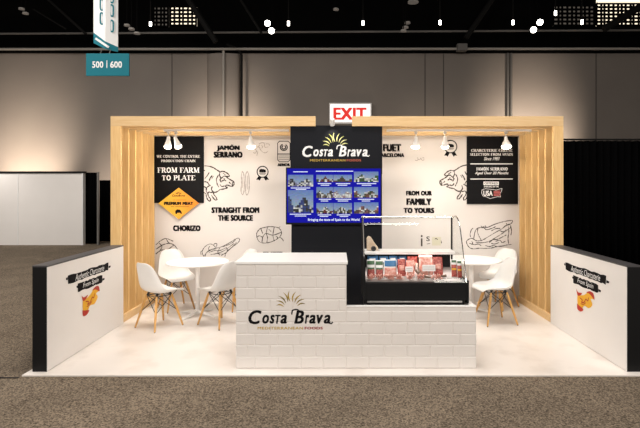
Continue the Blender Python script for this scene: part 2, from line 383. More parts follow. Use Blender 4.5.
# high lit windows with their glazing grid
def high_window(n, u0, u1, v0, v1, lit, bars_u, bars_v):
    a = at(u0, v1, HW+.28); b = at(u1, v0, HW+.28)
    f = struct(MB().box(a.x, b.x, HW+.27, HW+.305, a.z, b.z).build('window_%d' % n, M[lit]))
    g = MB()
    for i in range(bars_u+1):
        x = a.x+(b.x-a.x)*i/bars_u+random.uniform(-.03, .03); g.box(x-.035, x+.035, HW+.2, HW+.26, a.z, b.z)
    for j in range(bars_v+1):
        z = a.z+(b.z-a.z)*j/bars_v; g.box(a.x, b.x, HW+.19, HW+.25, z-.04, z+.04)
    g.build('glazing_grid', M['dark'], f)
high_window(1, 171, 197, 7, 26, 'winlight', 6, 5)
high_window(2, 154, 169, 7, 27, 'windim', 4, 5)
high_window(3, 596, 650, 4, 26, 'winlight', 13, 6)
high_window(4, 553, 594, 6, 26, 'windim', 9, 5)
struct(MB().box(hx(600), hx(650), HW+.1, HW+.3, hz(1), hz(-3)).build('window_5', M['winlight']))
# ceiling lamps
def flood(u, v, y, r, label, group=None):
    p = at(u, v, y); t = thing('flood_light', p, label, 'ceiling lamp', group)
    MB().cyl(p+Vector((0, .02, .02)), p+Vector((0, .3, .14)), r*1.05, r*.7, 14).build('housing', M['truss'], t)
    MB().cyl(p+Vector((0, -.02, 0)), p+Vector((0, .02, .016)), r, r, 16).build('lens', M['hilamp'], t)
    MB().cyl(p+Vector((0, .25, .1)), p+Vector((0, .25, 1.6)), .02, seg=6).build('hanger', M['dark'], t)
flood(267.5, 23.5, 18, .11, 'upper lamp of the bright pair hanging left of centre')
flood(271.5, 31, 18, .11, 'lower lamp of the bright pair hanging left of centre')
flood(540, 22.5, 18, .11, 'upper lamp of the bright pair hanging at upper right')
flood(533.5, 30, 18, .11, 'lower lamp of the bright pair hanging at upper right')
for u, v, lab in ((150.5, 24, 'small white ceiling lamp left of the small lit window'), (288.5, 23.5, 'small white ceiling lamp just right of the central bright pair'),
                  (363, 23, 'small white ceiling lamp above the right end of the tower'), (440, 22.5, 'small white ceiling lamp above the right pig drawing'),
                  (513, 22.5, 'small white ceiling lamp above the right black board'), (555.5, 13, 'small lamp at the left end of the dim high window'), (582, 22, 'small lamp low in the dim high window')):
    p = at(u, v, 18.5); t = thing('ceiling_lamp', p, lab, 'ceiling lamp', 'small ceiling lamps')
    MB().cyl(p-Vector((0, 0, .08)), p+Vector((0, 0, .08)), .045, .045, 10).build('tube', M['hilamp'], t)
    MB().cyl(p+Vector((0, 0, .08)), p+Vector((0, 0, .9)), .03, .02, 8).build('housing', M['truss'], t)
for u, v, lab in ((21.5, 9.5, 'small pale unlit lamp disc at far upper left'), (25.5, 14, 'pale lamp disc at far upper left, lower of two'),
                  (127, 26, 'first of three stepped pale discs right of the banner'), (131.5, 29.7, 'middle of three stepped pale discs right of the banner'), (137, 34, 'lowest of three stepped pale discs right of the banner'),
                  (407.5, 23.5, 'topmost of three pale discs above the display case'), (405.5, 28, 'middle of three pale discs above the display case'), (403.5, 31.5, 'lowest of three pale discs above the display case'),
                  (413, 2.5, 'pale square lamp at the top edge right of centre'), (336, 10, 'pale boxy fitting hanging above the sign tower')):
    p = at(u, v, 17.5-(v*.055)); t = thing('downlight', p, lab, 'ceiling fitting', 'dim ceiling fittings')
    rr = .10 if v > 3 else .2
    MB().cyl(p, p+Vector((0, 0, .05)), rr, rr*.9, 16).build('disc', M['dimlamp'], t)
    MB().cyl(p+Vector((0, 0, .05)), p+Vector((0, 0, 1.2)), .015, seg=6).build('hanger', M['dark'], t)

# exit sign on the hall wall
p0, p1 = at(330.3, 122.2, HW-.2), at(370.3, 104.2, HW-.2)
t = thing('exit_sign', ((p0.x+p1.x)/2, HW-.1, p0.z), 'large lit white sign reading EXIT in red above the booth', 'exit sign')
MB().box(p0.x, p1.x, HW-.2, HW-.001, p0.z, p1.z, .02).build('sign_box', M['exitface'], t)
fr = MB()
for a in ((p0.x-.05, p1.x+.05, p0.z-.06, p0.z), (p0.x-.05, p1.x+.05, p1.z, p1.z+.05), (p0.x-.05, p0.x, p0.z, p1.z), (p1.x, p1.x+.05, p0.z, p1.z)):
    fr.box(a[0], a[1], HW-.22, HW-.002, a[2], a[3])
fr.build('frame', M['lamphouse'], t)
pxtext(MB(), 'EXIT', 333.3, 366.5, 107.6, 119.8, HW-.205, bold=.05).build('lettering', M['red'], t)

# hanging aisle banner and number sign
BY = 11.0
t = thing('aisle_banner', at(106, 52, BY), 'white hanging two-faced banner with teal outlined numerals and teal foot', 'banner')
edge = (at(93.5, -60, BY+.05), at(107, -60, BY-.35), at(118.5, -60, BY+.05))
def bann(ptsuv, m, name, dy=0):
    b = MB(); pts = []
    for u, v in ptsuv:
        y = BY+.05-.12*(1-abs((u-105.5)/12.5)); pts.append(at(u, v, y-dy))
    b.prism(pts, (0, .012, 0)); b.build(name, M[m], t)
bann([(93.5, -40), (105.5, -40), (105.5, 41.5), (93.5, 32.5)], 'signwhite', 'left_face')
bann([(105.5, -40), (118, -40), (118, 47), (105.5, 41.5)], 'signwhite', 'right_face')
bann([(93.5, 32.5), (105.5, 41.5), (105.5, 49), (93.5, 43)], 'teal', 'left_foot')
bann([(105.5, 41.5), (118, 47), (118, 52), (105.5, 49)], 'teal', 'right_foot')
mb = MB()
for (cu, cv) in ((101.8, -6), (101.8, 4.5), (101.8, 18.5), (111.7, -3), (111.7, 10.5), (111.7, 26)):
    pl = front(BY-.08+.12*abs((cu-105.5)/12.5)); yy = pl.o.y; pts = []
    for k in range(24):
        a = 2*PI*k/24; du = 1.6*math.copysign(abs(math.cos(a))**.6, math.cos(a)); dv = 5.6*math.copysign(abs(math.sin(a))**.5, math.sin(a))
        pts.append(uv(cu+du, cv+dv+du*.25, yy))
    mb = MB(); ribbon(mb, pl, pts, .034, closed=True)
    mb.build('outlined_numeral', M['teal'], t)
mb = MB()
for k in range(9):
    u = 95.8+k*1.45; v = 38.6+k*.98; pl = front(BY-.085+.12*abs((u-105.5)/12.5))
    mb = MB(); ribbon(mb, pl, [uv(u, v, pl.o.y), uv(u+.9, v+.6, pl.o.y)], .05)
    mb.build('foot_letter', M['signwhite'], t)
MB().cyl(at(106, 48, BY+.03), at(106, -120, BY+.03), .012).build('hanger', M['dark'], t)
a, b = at(86, 75.8, BY-.12), at(129, 53.4, BY-.12)
t = thing('aisle_number_sign', ((a.x+b.x)/2, BY, a.z), 'teal hanging sign reading 500 and 600 below the banner', 'sign')
MB().box(a.x, b.x, BY-.12, BY-.085, a.z, b.z, .004).build('panel', M['teal'], t)
for hxx in (-.18, .02): MB().cyl((t.location.x+hxx, BY-.1, b.z-.02), (t.location.x+hxx+.02, BY-.05, b.z+.10), .008).build('hanger', M['dimpipe'], t)
mb = MB(); pxtext(mb, '500', 92.2, 103.3, 61.3, 67.8, BY-.123, bold=.03); pxtext(mb, '600', 110.2, 122, 61.3, 67.8, BY-.123, bold=.03)
a, b = at(106.5, 68, BY-.123), at(107.3, 60.4, BY-.123); mb.face([(a.x, a.y, a.z), (b.x, a.y, a.z), (b.x, a.y, b.z), (a.x, a.y, b.z)])
mb.build('lettering', M['signwhite'], t)

# neighbouring stands
t = thing('partition_wall', (-11, 15.5, 0), 'white partition wall of the neighbouring stand with black top edge', 'partition wall')
MB().box(hx(-70, 15.5), hx(83.5, 15.5), 15.5, 15.62, 0, 2.30).build('panel', M['halfwall'], t)
MB().box(hx(-70, 15.5), hx(84.5, 15.5), 15.47, 15.64, 2.30, 2.36).build('top_edge', M['black'], t)
MB().box(hx(82.3, 15.5), hx(83.6, 15.5), 15.46, 15.5, 0, 2.30).build('edge_trim', M['signwhite'], t)
MB().box(hx(17.8, 15.5), hx(18.4, 15.5), 15.485, 15.5, 0, 2.3).build('panel_joint', M['signwhite'], t)
spot('partition_fill_light', (-11.2, 14.4, 3.4), (-10.9, 15.5, 1.5), 110, 100, 1, .1, (1, .93, .86))  # added lamp without a fixture, brightens the white partition
def drape(name, x0, x1, y, z1, label, n=26, amp=.035, z0=.02):
    mb = MB(); bm = mb.bm; N = n*6; rows = []
    for z in (z0, z1):
        rows.append([bm.verts.new((x0+(x1-x0)*k/N, y+amp*math.sin(2*PI*k/6)*(1+.4*math.sin(k*.37)), z)) for k in range(N+1)])
    for k in range(N): bm.faces.new((rows[0][k], rows[0][k+1], rows[1][k+1], rows[1][k]))
    o = mb.build(name, M['drape'], smooth=True)
    md = o.modifiers.new('thickness', 'SOLIDIFY'); md.thickness = .006
    return tag(o, label, 'drape')
drape('black_drape', hx(83, 15.6), hx(96.3, 15.6), 15.75, 2.33, 'narrow black drape right beside the white neighbouring partition', 6, .03)
drape('black_drape', hx(99.5, 16.4), hx(150, 16.4), 16.4, 2.09, 'lower black drape between the grey post and the booth frame', 18, .03)
tag(MB().cyl((hx(98, 15.6), 15.6, 0), (hx(98, 15.6), 15.6, 2.34), .035).build('upright_post', M['dimpipe']), 'thin grey upright post between the two black drapes at left', 'post')
drape('black_drape', 3.3, 8.6, 9.13, 2.73, 'tall wide black drape behind the right end of the booth', 40, .035)
tag(MB().cyl((3.2, 9.13, 2.755), (8.7, 9.13, 2.755), .018).build('drape_rail', M['truss']), 'black rail along the top of the tall right drape', 'rail')

# ------------------------------------------------------------------ booth floor
bf = MB().box(-3.09, 3.09, 4.745, 7.9, .001, .016, .003).build('booth_floor', M['marble'])
tag(bf, 'pale marbled vinyl floor laid under the whole booth', 'floor covering')
tag(MB().box(-7.5, -3.10, 4.70, 4.725, 0, .004).build('carpet_seam', M['ink']), 'dark seam across the carpet left of the booth floor', 'carpet seam')
FZ = .016

# ------------------------------------------------------------------ timber frame
FY = [6.56+.236*i for i in range(6)]
t = thing('timber_frame', (0, 6.56, FZ), 'pale pine slatted frame arching over and flanking the booth', 'wooden frame')
ZB, ZT = 2.685, 2.82
for i, y in enumerate(FY):
    for sx in (-1, 1):
        xa, xb = sorted((sx*3.07, sx*2.93))
        MB().box(xa, xb, y, y+.038, FZ, ZB, .003).build('post', M['wood_v'], t)
    if i == 0:
        MB().box(-3.07, -.29, y, y+.038, ZB, ZT, .003).build('beam', M['wood_h'], t)
        MB().box(.203, 3.07, y, y+.038, ZB, ZT, .003).build('beam', M['wood_h'], t)
    else:
        MB().box(-3.07, -.33, y, y+.038, ZB, ZT, .003).build('beam', M['wood_h'], t)
        MB().box(.25, 3.07, y, y+.038, ZB, ZT, .003).build('beam', M['wood_h'], t)
for sx in (-1, 1):
    xa, xb = sorted((sx*2.93, sx*2.905)); MB().box(xa, xb, 6.56, 7.775, FZ, .12, .002).build('base_board', M['wood_h'], t)

# ------------------------------------------------------------------ back wall with its print
WY = 7.78; PY = WY-.002
t = wallroot = thing('backdrop_wall', (0, WY, FZ), 'off-white booth back wall printed with pigs, cured meats and black wording', 'backdrop wall')
MB().box(-2.93, 2.93, WY, WY+.08, FZ, 2.684).build('panel', M['wall'], t)
def words(name, lines, m='ink', parent=None, y=PY, **k):
    mb = MB()
    for l in lines: pxtext(mb, *l, y, **k)
    return mb.build(name, M[m], parent or wallroot)
B = dict(bold=.105)
words('lettering', [('JAMÓN', 216.7, 239.8, 144.4, 151.4), ('SERRANO', 213.6, 242.6, 151.6, 157.8)], **B)
words('lettering', [('STRAIGHT FROM', 211.4, 259.4, 207.2, 213.2), ('THE SOURCE', 218, 253, 215, 221)], **B)
words('lettering', [('CHORIZO', 173, 200.6, 225.3, 231.2)], **B)
words('lettering', [('FROM OUR', 406, 432, 190.8, 195.6), ('FAMILY', 406.3, 431.6, 198.3, 205.2), ('TO YOURS', 403.5, 434.3, 207.8, 213.2)], **B)
words('lettering', [('FUET', 382.8, 401.2, 144, 151.6), ('BARCELONA', 378.3, 404.3, 153.2, 157.2)], **B)
words('lettering', [('FUET', 263, 282.5, 251.8, 258.5), ('BARCELONA', 259, 286.5, 260, 264.5)], **B)
words('lettering', [('AENOR', 277.5, 290, 163.3, 166.3)], **B)
pl = front(PY)
def draw(name, strokes, m='pencil', wd=.010, jit=.4, n=4, fn=None, parent=None, y=PY, plane=None):
    mb = MB()
    for st in strokes:
        pts = [fn(*p) if fn else p for p in st]
        pts = [uv(u, v, y) for u, v in pts]
        ribbon(mb, plane or front(y), smooth2(pts, n) if len(pts) > 2 else pts, wd, jit=jit)
    return mb.build(name, M[m], parent or wallroot)
PIG = [[(15,118),(28,119),(42,123),(55,131),(66,138)], [(66,138),(76,136),(88,141),(97,150),(92,153),(84,152)], [(66,138),(64,148),(70,158),(78,152),(84,152)],
       [(84,152),(94,160),(104,166),(111,170),(112,178),(107,185),(98,184)], [(111,170),(106,176),(107,185)], [(98,184),(88,181),(84,186),(90,190),(78,194),(66,196)],
       [(66,196),(58,202),(50,205),(44,204),(36,206)], [(44,204),(46,213),(52,220),(56,229),(50,230),(44,224),(38,215)], [(36,206),(30,204),(26,209),(28,218),(34,226),(34,233),(28,232),(22,222),(20,210)],
       [(20,210),(12,205),(4,203)], [(26,209),(20,200),(24,188),(34,182)], [(44,204),(38,196),(40,186)], [(60,150),(54,162),(56,176),(62,188)], [(72,168),(80,165),(86,168)], [(78,160),(82,162)],
       [(40,150),(34,158),(30,168)], [(44,152),(39,160)], [(30,140),(24,150),(16,160)], [(66,180),(72,186),(80,184)], [(96,172),(100,176)], [(15,170),(24,172),(30,180)], [(12,186),(20,190),(22,198)], [(8,130),(16,134)], [(70,158),(66,164),(70,172)],[(76,142),(84,148)]]
draw('pig_drawing', PIG, fn=lambda a, b: (200+a/3.29, 130+b/3.29), wd=.016)
draw('pig_drawing', PIG, fn=lambda a, b: (674-(200+a/3.29), 129+b/3.29), wd=.016)
# two fuet sausages
draw('sausage_drawing', [[(139,136),(136,150),(137,175),(135,200),(140,213),(145,200),(146,170),(144,145),(139,136)], [(155,136),(150,150),(151,178),(150,200),(154,214),(161,200),(162,170),(160,146),(155,136)], [(141,155),(140,190)], [(156,150),(157,195)]],
     m='pale', fn=lambda a, b: (200+a/3.29, 130+b/3.29), wd=.011)
HAM = [[(22,186),(30,176),(50,160),(80,150),(110,146),(150,132),(200,108),(215,104),(222,108),(220,118),(205,130),(180,145),(150,165),(140,186)],
       [(22,186),(12,170),(20,150),(40,135),(60,130),(75,136),(90,146)], [(30,186),(36,170),(60,158),(90,152)], [(50,168),(80,160),(110,160),(150,146)], [(60,178),(100,172),(140,158),(190,128)],
       [(150,150),(156,156),(150,162)], [(110,150),(100,166),(110,180)], [(75,136),(84,128),(95,130),(92,142)], [(90,172),(130,176),(150,170)], [(200,112),(170,130),(130,142)], [(56,140),(48,150),(52,162)],[(6,178),(4,166),(14,160)],[(120,182),(160,160),(205,122)]]
draw('ham_drawing', HAM, fn=lambda a, b: (200+a*.178, 215+(b)*.2226-(0)), wd=.009)
draw('ham_drawing', [[(0,12),(4,8),(10,5),(17,8)], [(0,17),(7,12),(14,10)], [(0,22),(5,18),(12,17),(18,12)], [(3,10),(6,14),(3,20)], [(10,5),(13,10),(18,12),(22,18)]], fn=lambda a, b: (156+a, 234+b*.9), wd=.011)
# small sliced sausage drawing, right of the left ham
draw('sausage_drawing', [[(186,340),(196,326),(215,320),(235,318),(258,322),(268,336),(262,352),(240,366),(215,372),(196,368),(188,355),(186,340)], [(186,352),(196,348),(206,352),(216,340),(240,346),(268,336)], [(206,352),(204,368)],
     [(222,320),(218,340),(222,352),(220,370)], [(244,320),(240,346),(244,364)], [(200,324),(206,340)], [(262,352),(272,360),(274,366)], [(258,322),(264,318)], [(226,326),(234,334)], [(250,350),(256,354),(252,360)]], fn=lambda a, b: (200+a/3.29, 130+b/3.29), wd=.011)
# pale meat slices near top
draw('slice_drawing', [[(50,140),(60,132),(75,136),(82,150),(78,160),(70,166),(60,160)], [(100,98),(125,90),(140,100),(138,118),(150,124),(165,120)], [(78,130),(90,120),(104,126),(110,140),(130,160),(150,162),(165,150)], [(105,105),(98,118),(108,130)], [(82,150),(90,160),(84,184)], [(118,110),(126,120),(120,130)], [(150,100),(168,98),(176,112)]],
     m='pale', fn=lambda a, b: (245+a/7.14, 130+b/7.14), wd=.009)
draw('slice_drawing', [[(430,320),(440,328),(450,324)], [(455,296),(462,312),(478,318),(490,300),(500,318),(515,326),(524,312)], [(462,312),(456,326)], [(505,300),(516,296),(526,304)]], m='pale', fn=lambda a, b: (375+a/10.7, 130+b/10.7), wd=.009)
# large ham on the right
draw('ham_drawing', [[(60,250),(66,275),(90,310),(130,322),(180,316),(240,318),(300,314),(350,300),(400,296),(450,284),(490,280)], [(130,230),(140,170),(160,130),(200,120),(260,118),(320,92),(380,72),(440,58),(496,52),(494,72),(470,90),(430,104)],
     [(60,250),(80,232),(110,222),(130,230),(160,246),(210,240),(270,206),(330,170),(400,130),(430,104)], [(100,210),(96,180),(108,140),(122,128)], [(150,262),(210,264),(280,250),(340,214),(380,190),(440,150),(480,120)], [(280,262),(310,236),(360,230),(420,200),(440,190)],
     [(460,110),(464,160),(456,220),(462,270)], [(480,100),(490,150),(484,190)], [(170,130),(166,160),(180,200),(200,236)], [(230,120),(250,140),(300,128),(340,110)], [(300,150),(340,130),(380,128)], [(90,270),(140,282),(170,276),(200,290)], [(240,290),(280,300),(320,290),(340,300)],
     [(340,250),(380,240),(400,262),(430,250)], [(110,250),(120,262),(112,280)], [(300,270),(330,276),(370,262)], [(440,80),(450,92),(470,86)], [(380,150),(410,160),(440,140)], [(200,104),(214,116),(240,104),(250,122)]], fn=lambda a, b: (460+a/9.51, 215+b/9.51), wd=.011, jit=.5)
# certificate mark
mb = MB(); a0, b0 = uv(277.6, 161.8, PY); a1, b1 = uv(290, 141.2, PY)
ribbon(mb, pl, [(a0+.03, b0), (a1-.03, b0), (a1, b0+.03), (a1, b1-.03), (a1-.03, b1), (a0+.03, b1), (a0, b1-.03), (a0, b0+.03)], .011, closed=True)
ca, cb = uv(283.8, 147.3, PY)
for r0, r1, sgn in ((.056, .05, 1), (.03, .028, 1)):
    ribbon(mb, pl, [(ca+r0*math.cos(PI*2*k/18+2.0), cb+r1*math.sin(PI*2*k/18+2.0)) for k in range(16)], .016)
ribbon(mb, pl, [uv(278, 154, PY), uv(289.8, 154, PY)], .014)
for v in (156, 157.8, 159.6): ribbon(mb, pl, [uv(278.6, v, PY), uv(289.2, v, PY)], .006)
mb.build('certificate_mark', M['ink'], t)
# award rosettes: ring, bear-like mark, bars, ribbon tails
def rosette(cu, cv, r):
    mb = MB(); ca, cb = uv(cu, cv, PY)
    ribbon(mb, pl, [(ca+r*math.cos(2*PI*k/28), cb+r*math.sin(2*PI*k/28)) for k in range(28)], .016, closed=True)
    mb.face([pl.p(ca-.05, cb+.035), pl.p(ca-.055, cb+.0), pl.p(ca-.045, cb-.012), pl.p(ca+.045, cb-.012), pl.p(ca+.055, cb), pl.p(ca+.05, cb+.03), pl.p(ca+.02, cb+.042), pl.p(ca-.03, cb+.046)])
    ribbon(mb, pl, [(ca-.05, cb-.026), (ca+.05, cb-.026)], .008); ribbon(mb, pl, [(ca-.04, cb-.042), (ca+.04, cb-.042)], .006)
    for sx in (-1, 1):
        mb.face([pl.p(ca+sx*.01, cb-r*.98), pl.p(ca+sx*.065, cb-r*.8), pl.p(ca+sx*.105, cb-r*1.45), pl.p(ca+sx*.07, cb-r*1.42), pl.p(ca+sx*.05, cb-r*1.62)])
    mb.build('award_rosette', M['ink'], wallroot)
rosette(262.6, 171.8, .088); rosette(450.6, 146.6, .10)
# wording beside the display case, low on the wall
words('small_mark', [('i', 420.8, 422.6, 235, 246.3), ('S', 426.3, 429.8, 236.4, 241.2)], m='pencil', bold=.02)
mb = MB(); a, b = at(432, 245.5, PY), at(441, 237, PY); mb.box(a.x, b.x, PY-.0005, PY+.0005, a.z, b.z); mb.build('olive_patch', M['olive'], t)
draw('small_mark', [[(427,244),(430,243.5)], [(434,240),(436,238.5),(438,240)], [(434,243),(438,243.5)], [(440,238),(441.5,243)]], wd=.012)

# ---- black boards mounted on the wall
def px_box(mb, u0, u1, v0, v1, y, d): a, b = at(u0, v1, y), at(u1, v0, y); mb.box(a.x, b.x, y, y+d, a.z, b.z); return mb
BY2 = WY-.022
t = thing('wall_board', (at(178, 203, BY2).x, BY2, at(178, 203, BY2).z), 'black board on back wall reading FROM FARM TO PLATE', 'sign board')
px_box(MB(), 154.2, 203.6, 136.5, 203, BY2, .02).build('board', M['board'], t)
mb = MB()
pxtext(mb, 'WE CONTROL THE ENTIRE', 156.6, 200, 155, 157.8, BY2-.002, serif=True); pxtext(mb, 'PRODUCTION CHAIN', 161, 195.6, 159.6, 162.2, BY2-.002, serif=True)
pxtext(mb, 'FROM FARM', 157.3, 199.5, 167.2, 173, BY2-.002, serif=True); pxtext(mb, 'TO PLATE', 161.8, 195.3, 175, 180.6, BY2-.002, serif=True)
mb.build('lettering', M['logowhite'], t)
DY = BY2-.02
c = at(178.7, 203, DY); t = thing('diamond_plaque', (c.x, DY, at(178, 219, DY).z), 'gold to orange diamond plaque reading PREMIUM MEAT over board corner', 'plaque')
mb = MB(); mb.prism([at(158.3, 203.4, DY), at(178.6, 219.2, DY), at(198.7, 203.2, DY), at(178.6, 187.8, DY)], (0, .018, 0)); mb.build('plate', M['diamond'], t)
mb = MB(); pxtext(mb, 'PREMIUM MEAT', 164, 193.2, 201.8, 205, DY-.002, bold=.09)
pxtext(mb, 'CostaBrava', 172, 185, 194.4, 196.6, DY-.002, shear=.3, bold=.02)
pd = front(DY-.002)
for i in range(5):
    a = PI*(.15+.7*i/4); c0 = uv(178.6, 194.2, DY-.002); ribbon(mb, pd, [(c0[0]+.02*math.cos(a), c0[1]+.015*math.sin(a)), (c0[0]+.05*math.cos(a), c0[1]+.035*math.sin(a))], .008)
for u0, u1, v in ((168, 189, 206.7), (171, 186, 200)): ribbon(mb, pd, [uv(u0+k*(u1-u0)/7, v, DY-.002) for k in range(1, 3)], .006); ribbon(mb, pd, [uv(u0+(u1-u0)*.35, v, DY-.002), uv(u1, v, DY-.002)], .006)
P = [(175.4, 213.8), (175.2, 210.8), (177, 209.4), (180, 209.6), (181.4, 211.4), (182, 213.6), (180.8, 213.9), (180.2, 212.8), (177.4, 212.8), (177, 214)]
mb.face([pd.p(*uv(u, v, DY-.002)) for u, v in P]); mb.build('print', M['ink'], t)

t = thing('wall_board', (at(492, 204, BY2).x, BY2, at(492, 204, BY2).z), 'black board on back wall about charcuterie and Jamón Serrano with USA map', 'sign board')
px_box(MB(), 467, 518, 136.5, 204, BY2, .02).build('board', M['board'], t)
mb = MB(); y = BY2-.002
pxtext(mb, 'CHARCUTERIE CHEESE', 471.2, 512.5, 149, 151.9, y, serif=True); pxtext(mb, 'SELECTION FROM SPAIN', 470, 513, 153, 155.8, y, serif=True)
pxtext(mb, 'Since 1983', 484, 499.5, 157, 160.3, y, shear=.35, bold=.0)
pxtext(mb, 'JAMÓN SERRANO', 476, 507.6, 166.8, 170.6, y, serif=True); pxtext(mb, 'Aged Over 20 Months', 475, 508.5, 171.6, 175.2, y, shear=.35, bold=.005)
pxtext(mb, 'AVAILABLE IN THE', 483.8, 498.6, 185.6, 187.4, y, bold=.02)
q = front(y)
for v in (163.9, 179): ribbon(mb, q, [uv(470.6, v, y), uv(512.6, v, y)], .013)
pxtext(mb, 'USA', 483.4, 492.6, 190.6, 195.9, y, bold=.03)
outline = [(482, 190), (485, 188.7), (492, 189.4), (496, 190), (499, 189.2), (502, 188.4), (501.6, 191), (500, 194), (500.6, 197), (498, 196.6), (494, 197.6), (490, 198.6), (487, 197), (483, 196), (481.6, 193)]
ribbon(mb, q, [uv(u, v, y) for u, v in outline], .006, closed=True)
a, b = uv(483.5, 185, y), uv(498.8, 181.6, y); mb.face([q.p(a[0], a[1]), q.p(b[0], a[1]), q.p(b[0], b[1]), q.p(a[0], b[1])])
mb.build('lettering', M['logowhite'], t)
mb = MB(); pxtext(mb, 'OFFERED', 484.4, 498, 182.2, 184.4, y-.001, bold=.02); mb.build('banner_lettering', M['board'], t)
mb = MB()
for k in range(4): ribbon(mb, front(y-.001), [uv(493.8, 191.4+k*1.4, y-.001), uv(500.2, 191+k*1.4, y-.001)], .013)
mb.build('map_stripes', M['usared'], t)

# ------------------------------------------------------------------ central tower
TY = 6.62
a, b = at(291.3, 300, TY), at(382, 125.4, TY)
TX0, TX1 = a.x, b.x
t = thing('sign_tower', ((a.x+b.x)/2, TY+.07, FZ), 'tall charcoal tower in mid booth with white sunburst logo', 'sign tower')
MB().box(TX0, TX1, TY, TY+.15, FZ, b.z, .004).build('body', M['charcoal'], t)
a2, b2 = at(290.3, 174, TY-.03), at(382.3, 125.4, TY-.03)
MB().box(a2.x, b2.x, TY-.03, TY-.001, a2.z, b2.z, .003).build('header_panel', M['charcoal'], t)
def petals(mb, plane, ca, cb, sc, offs=0):
    """nine curved leaf-shaped rays of the sunburst"""
    for i in range(9):
        a = math.radians(172-i*19.6); L = (.80, .90, 1, 1.05, 1.08, 1.06, 1.0, .92, .84)[i]*sc; r0 = .38*sc
        ux, uy = math.cos(a), math.sin(a); px, py = -uy, ux; N = 8; left, right = [], []
        bend = .09*sc*(1 if i > 3 else -1)
        for k in range(N+1):
            s_ = k/N; r = r0+(L-r0)*s_; wd = .036*sc*math.sin(PI*min(1, s_*.93+.07))**.8; bb = bend*math.sin(PI*s_)
            left.append((ca+ux*r*1.12+px*(wd+bb), cb+uy*r*.95+py*(wd+bb))); right.append((ca+ux*r*1.12+px*(-wd+bb), cb+uy*r*.95+py*(-wd+bb)))
        mb.face([plane.p(*q) for q in left+right[::-1]])
def logo(parent, y, u0, u1, v_top, v_base, vs0, vs1, us0, us1, pc, psc, mw, mp, mg, mr, split):
    """script name with raised C and B, letter-spaced second line, sunburst"""
    q = front(y); mb = MB()
    hgt = v_base-v_top; W = u1-u0; xh = v_base-hgt*.66
    pxtext(mb, 'C', u0, u0+W*.155, v_top, v_base+.6, y, bold=.03, shear=.22)
    for ch, a, b, top in (('o', .165, .245, 0), ('s', .253, .312, 0), ('T', .318, .384, 0), ('a', .380, .458, 0), ('r', .672, .722, 0), ('a', .722, .798, 0), ('v', .808, .888, 0), ('a', .895, .975, 0)):
        pxtext(mb, ch, u0+W*a, u0+W*b, xh+top, v_base, y, bold=.035, shear=.22)
    pxtext(mb, 'B', u0+W*.545, u0+W*.660, v_top+.3, v_base, y, bold=.03, shear=.22)
    mb.build('logo_name', mw, parent); mb = MB()
    ribbon(mb, q, smooth2([uv(u0+W*f, v, y) for f, v in ((.515, v_top+hgt*.3), (.525, v_top+hgt*.02), (.57, v_top-hgt*.06), (.60, v_top+.4))], 4), hgt*.09*y/F)
    mb.build('logo_swash', mw, parent); mb = MB()
    ribbon(mb, q, smooth2([uv(u0+W*f, v, y) for f, v in ((.955, v_base-.5), (.985, v_base), (1.0, v_base-hgt*.12))], 3), hgt*.08*y/F)
    mb.build('logo_swash', mw, parent)
    mb = MB(); pxtext(mb, 'MEDITERRANEAN', us0, split, vs0, vs1, y, bold=.02, space=1.1); mb.build('logo_subtitle', mg, parent)
    mb = MB(); pxtext(mb, 'FOODS', split+(us1-us0)*.025, us1, vs0, vs1, y, bold=.04, space=1.1); mb.build('logo_subtitle', mr, parent)
    mb = MB(); c = uv(pc[0], pc[1], y); petals(mb, q, c[0], c[1], psc*y/F); mb.build('sunburst', mp, parent)
LY = TY-.033
logo(t, LY, 302.3, 369.3, 145.8, 156.4, 159.2, 161.4, 310, 361, (335.3, 146.8), 14.2, M['logowhite'], M['petal2'], M['logogold'], mat('logo_rust', (.45, .10, .05), .5), 345.5)

# television
VY = TY-.09
a, b = at(285.8, 224.6, VY), at(381.8, 167.4, VY)
t = thing('television', ((a.x+b.x)/2, VY, a.z), 'flat television on the tower showing blue slide of photos', 'television')
MB().box(a.x, b.x, VY, VY+.045, a.z, b.z, .004).build('housing', M['tv'], t)
MB().box(a.x+.3, b.x-.3, VY+.045, TY-.001, a.z+.15, b.z-.15).build('wall_mount', M['black'], t)
sa, sb = at(287, 222.6, VY-.001), at(380.6, 168.6, VY-.001)
sc_ = MB().box(sa.x, sb.x, VY-.0015, VY+.001, sa.z, sb.z).build('screen', M['tvblue'], t)
def picture(u0, u1, v0, v1, seed, land):
    rnd = random.Random(seed); y = VY-.003; nx, nz = 14, max(5, int((v1-v0)/1.2)); a, b = uv(u0, v1, y), uv(u1, v0, y)
    me = bpy.data.meshes.new('screen_photo'); bm = bmesh.new(); lay = bm.loops.layers.color.new('col'); q = front(y); off = root_of(sc_).location
    grid = [[bm.verts.new(q.p(a[0]+(b[0]-a[0])*i/nx, a[1]+(b[1]-a[1])*j/nz)-off) for i in range(nx+1)] for j in range(nz+1)]
    hor = [.45+.2*math.sin(i*.7+seed)+rnd.uniform(-.08, .08) for i in range(nx)]
    for j in range(nz):
        for i in range(nx):
            f = bm.faces.new((grid[j][i], grid[j][i+1], grid[j+1][i+1], grid[j+1][i])); h = (j+.5)/nz
            if h > hor[i]: k = h; c = (.30+.3*(1-k)+.06*rnd.random(), .42+.22*(1-k)+.05*rnd.random(), .62+.1*rnd.random())
            else:
                c = land[(i//3+(seed+i)//5+(j > nz*.3)+(rnd.random() < .25)) % len(land)]; k = rnd.uniform(.75, 1.1)*.75; c = tuple(min(1, x*k*1.3) for x in c)
            for l in f.loops: l[lay] = (*c, 1)
    bm.to_mesh(me); bm.free(); me.materials.append(M['tvpic']); o = bpy.data.objects.new('screen_photo', me); C.objects.link(o); o.parent = sc_
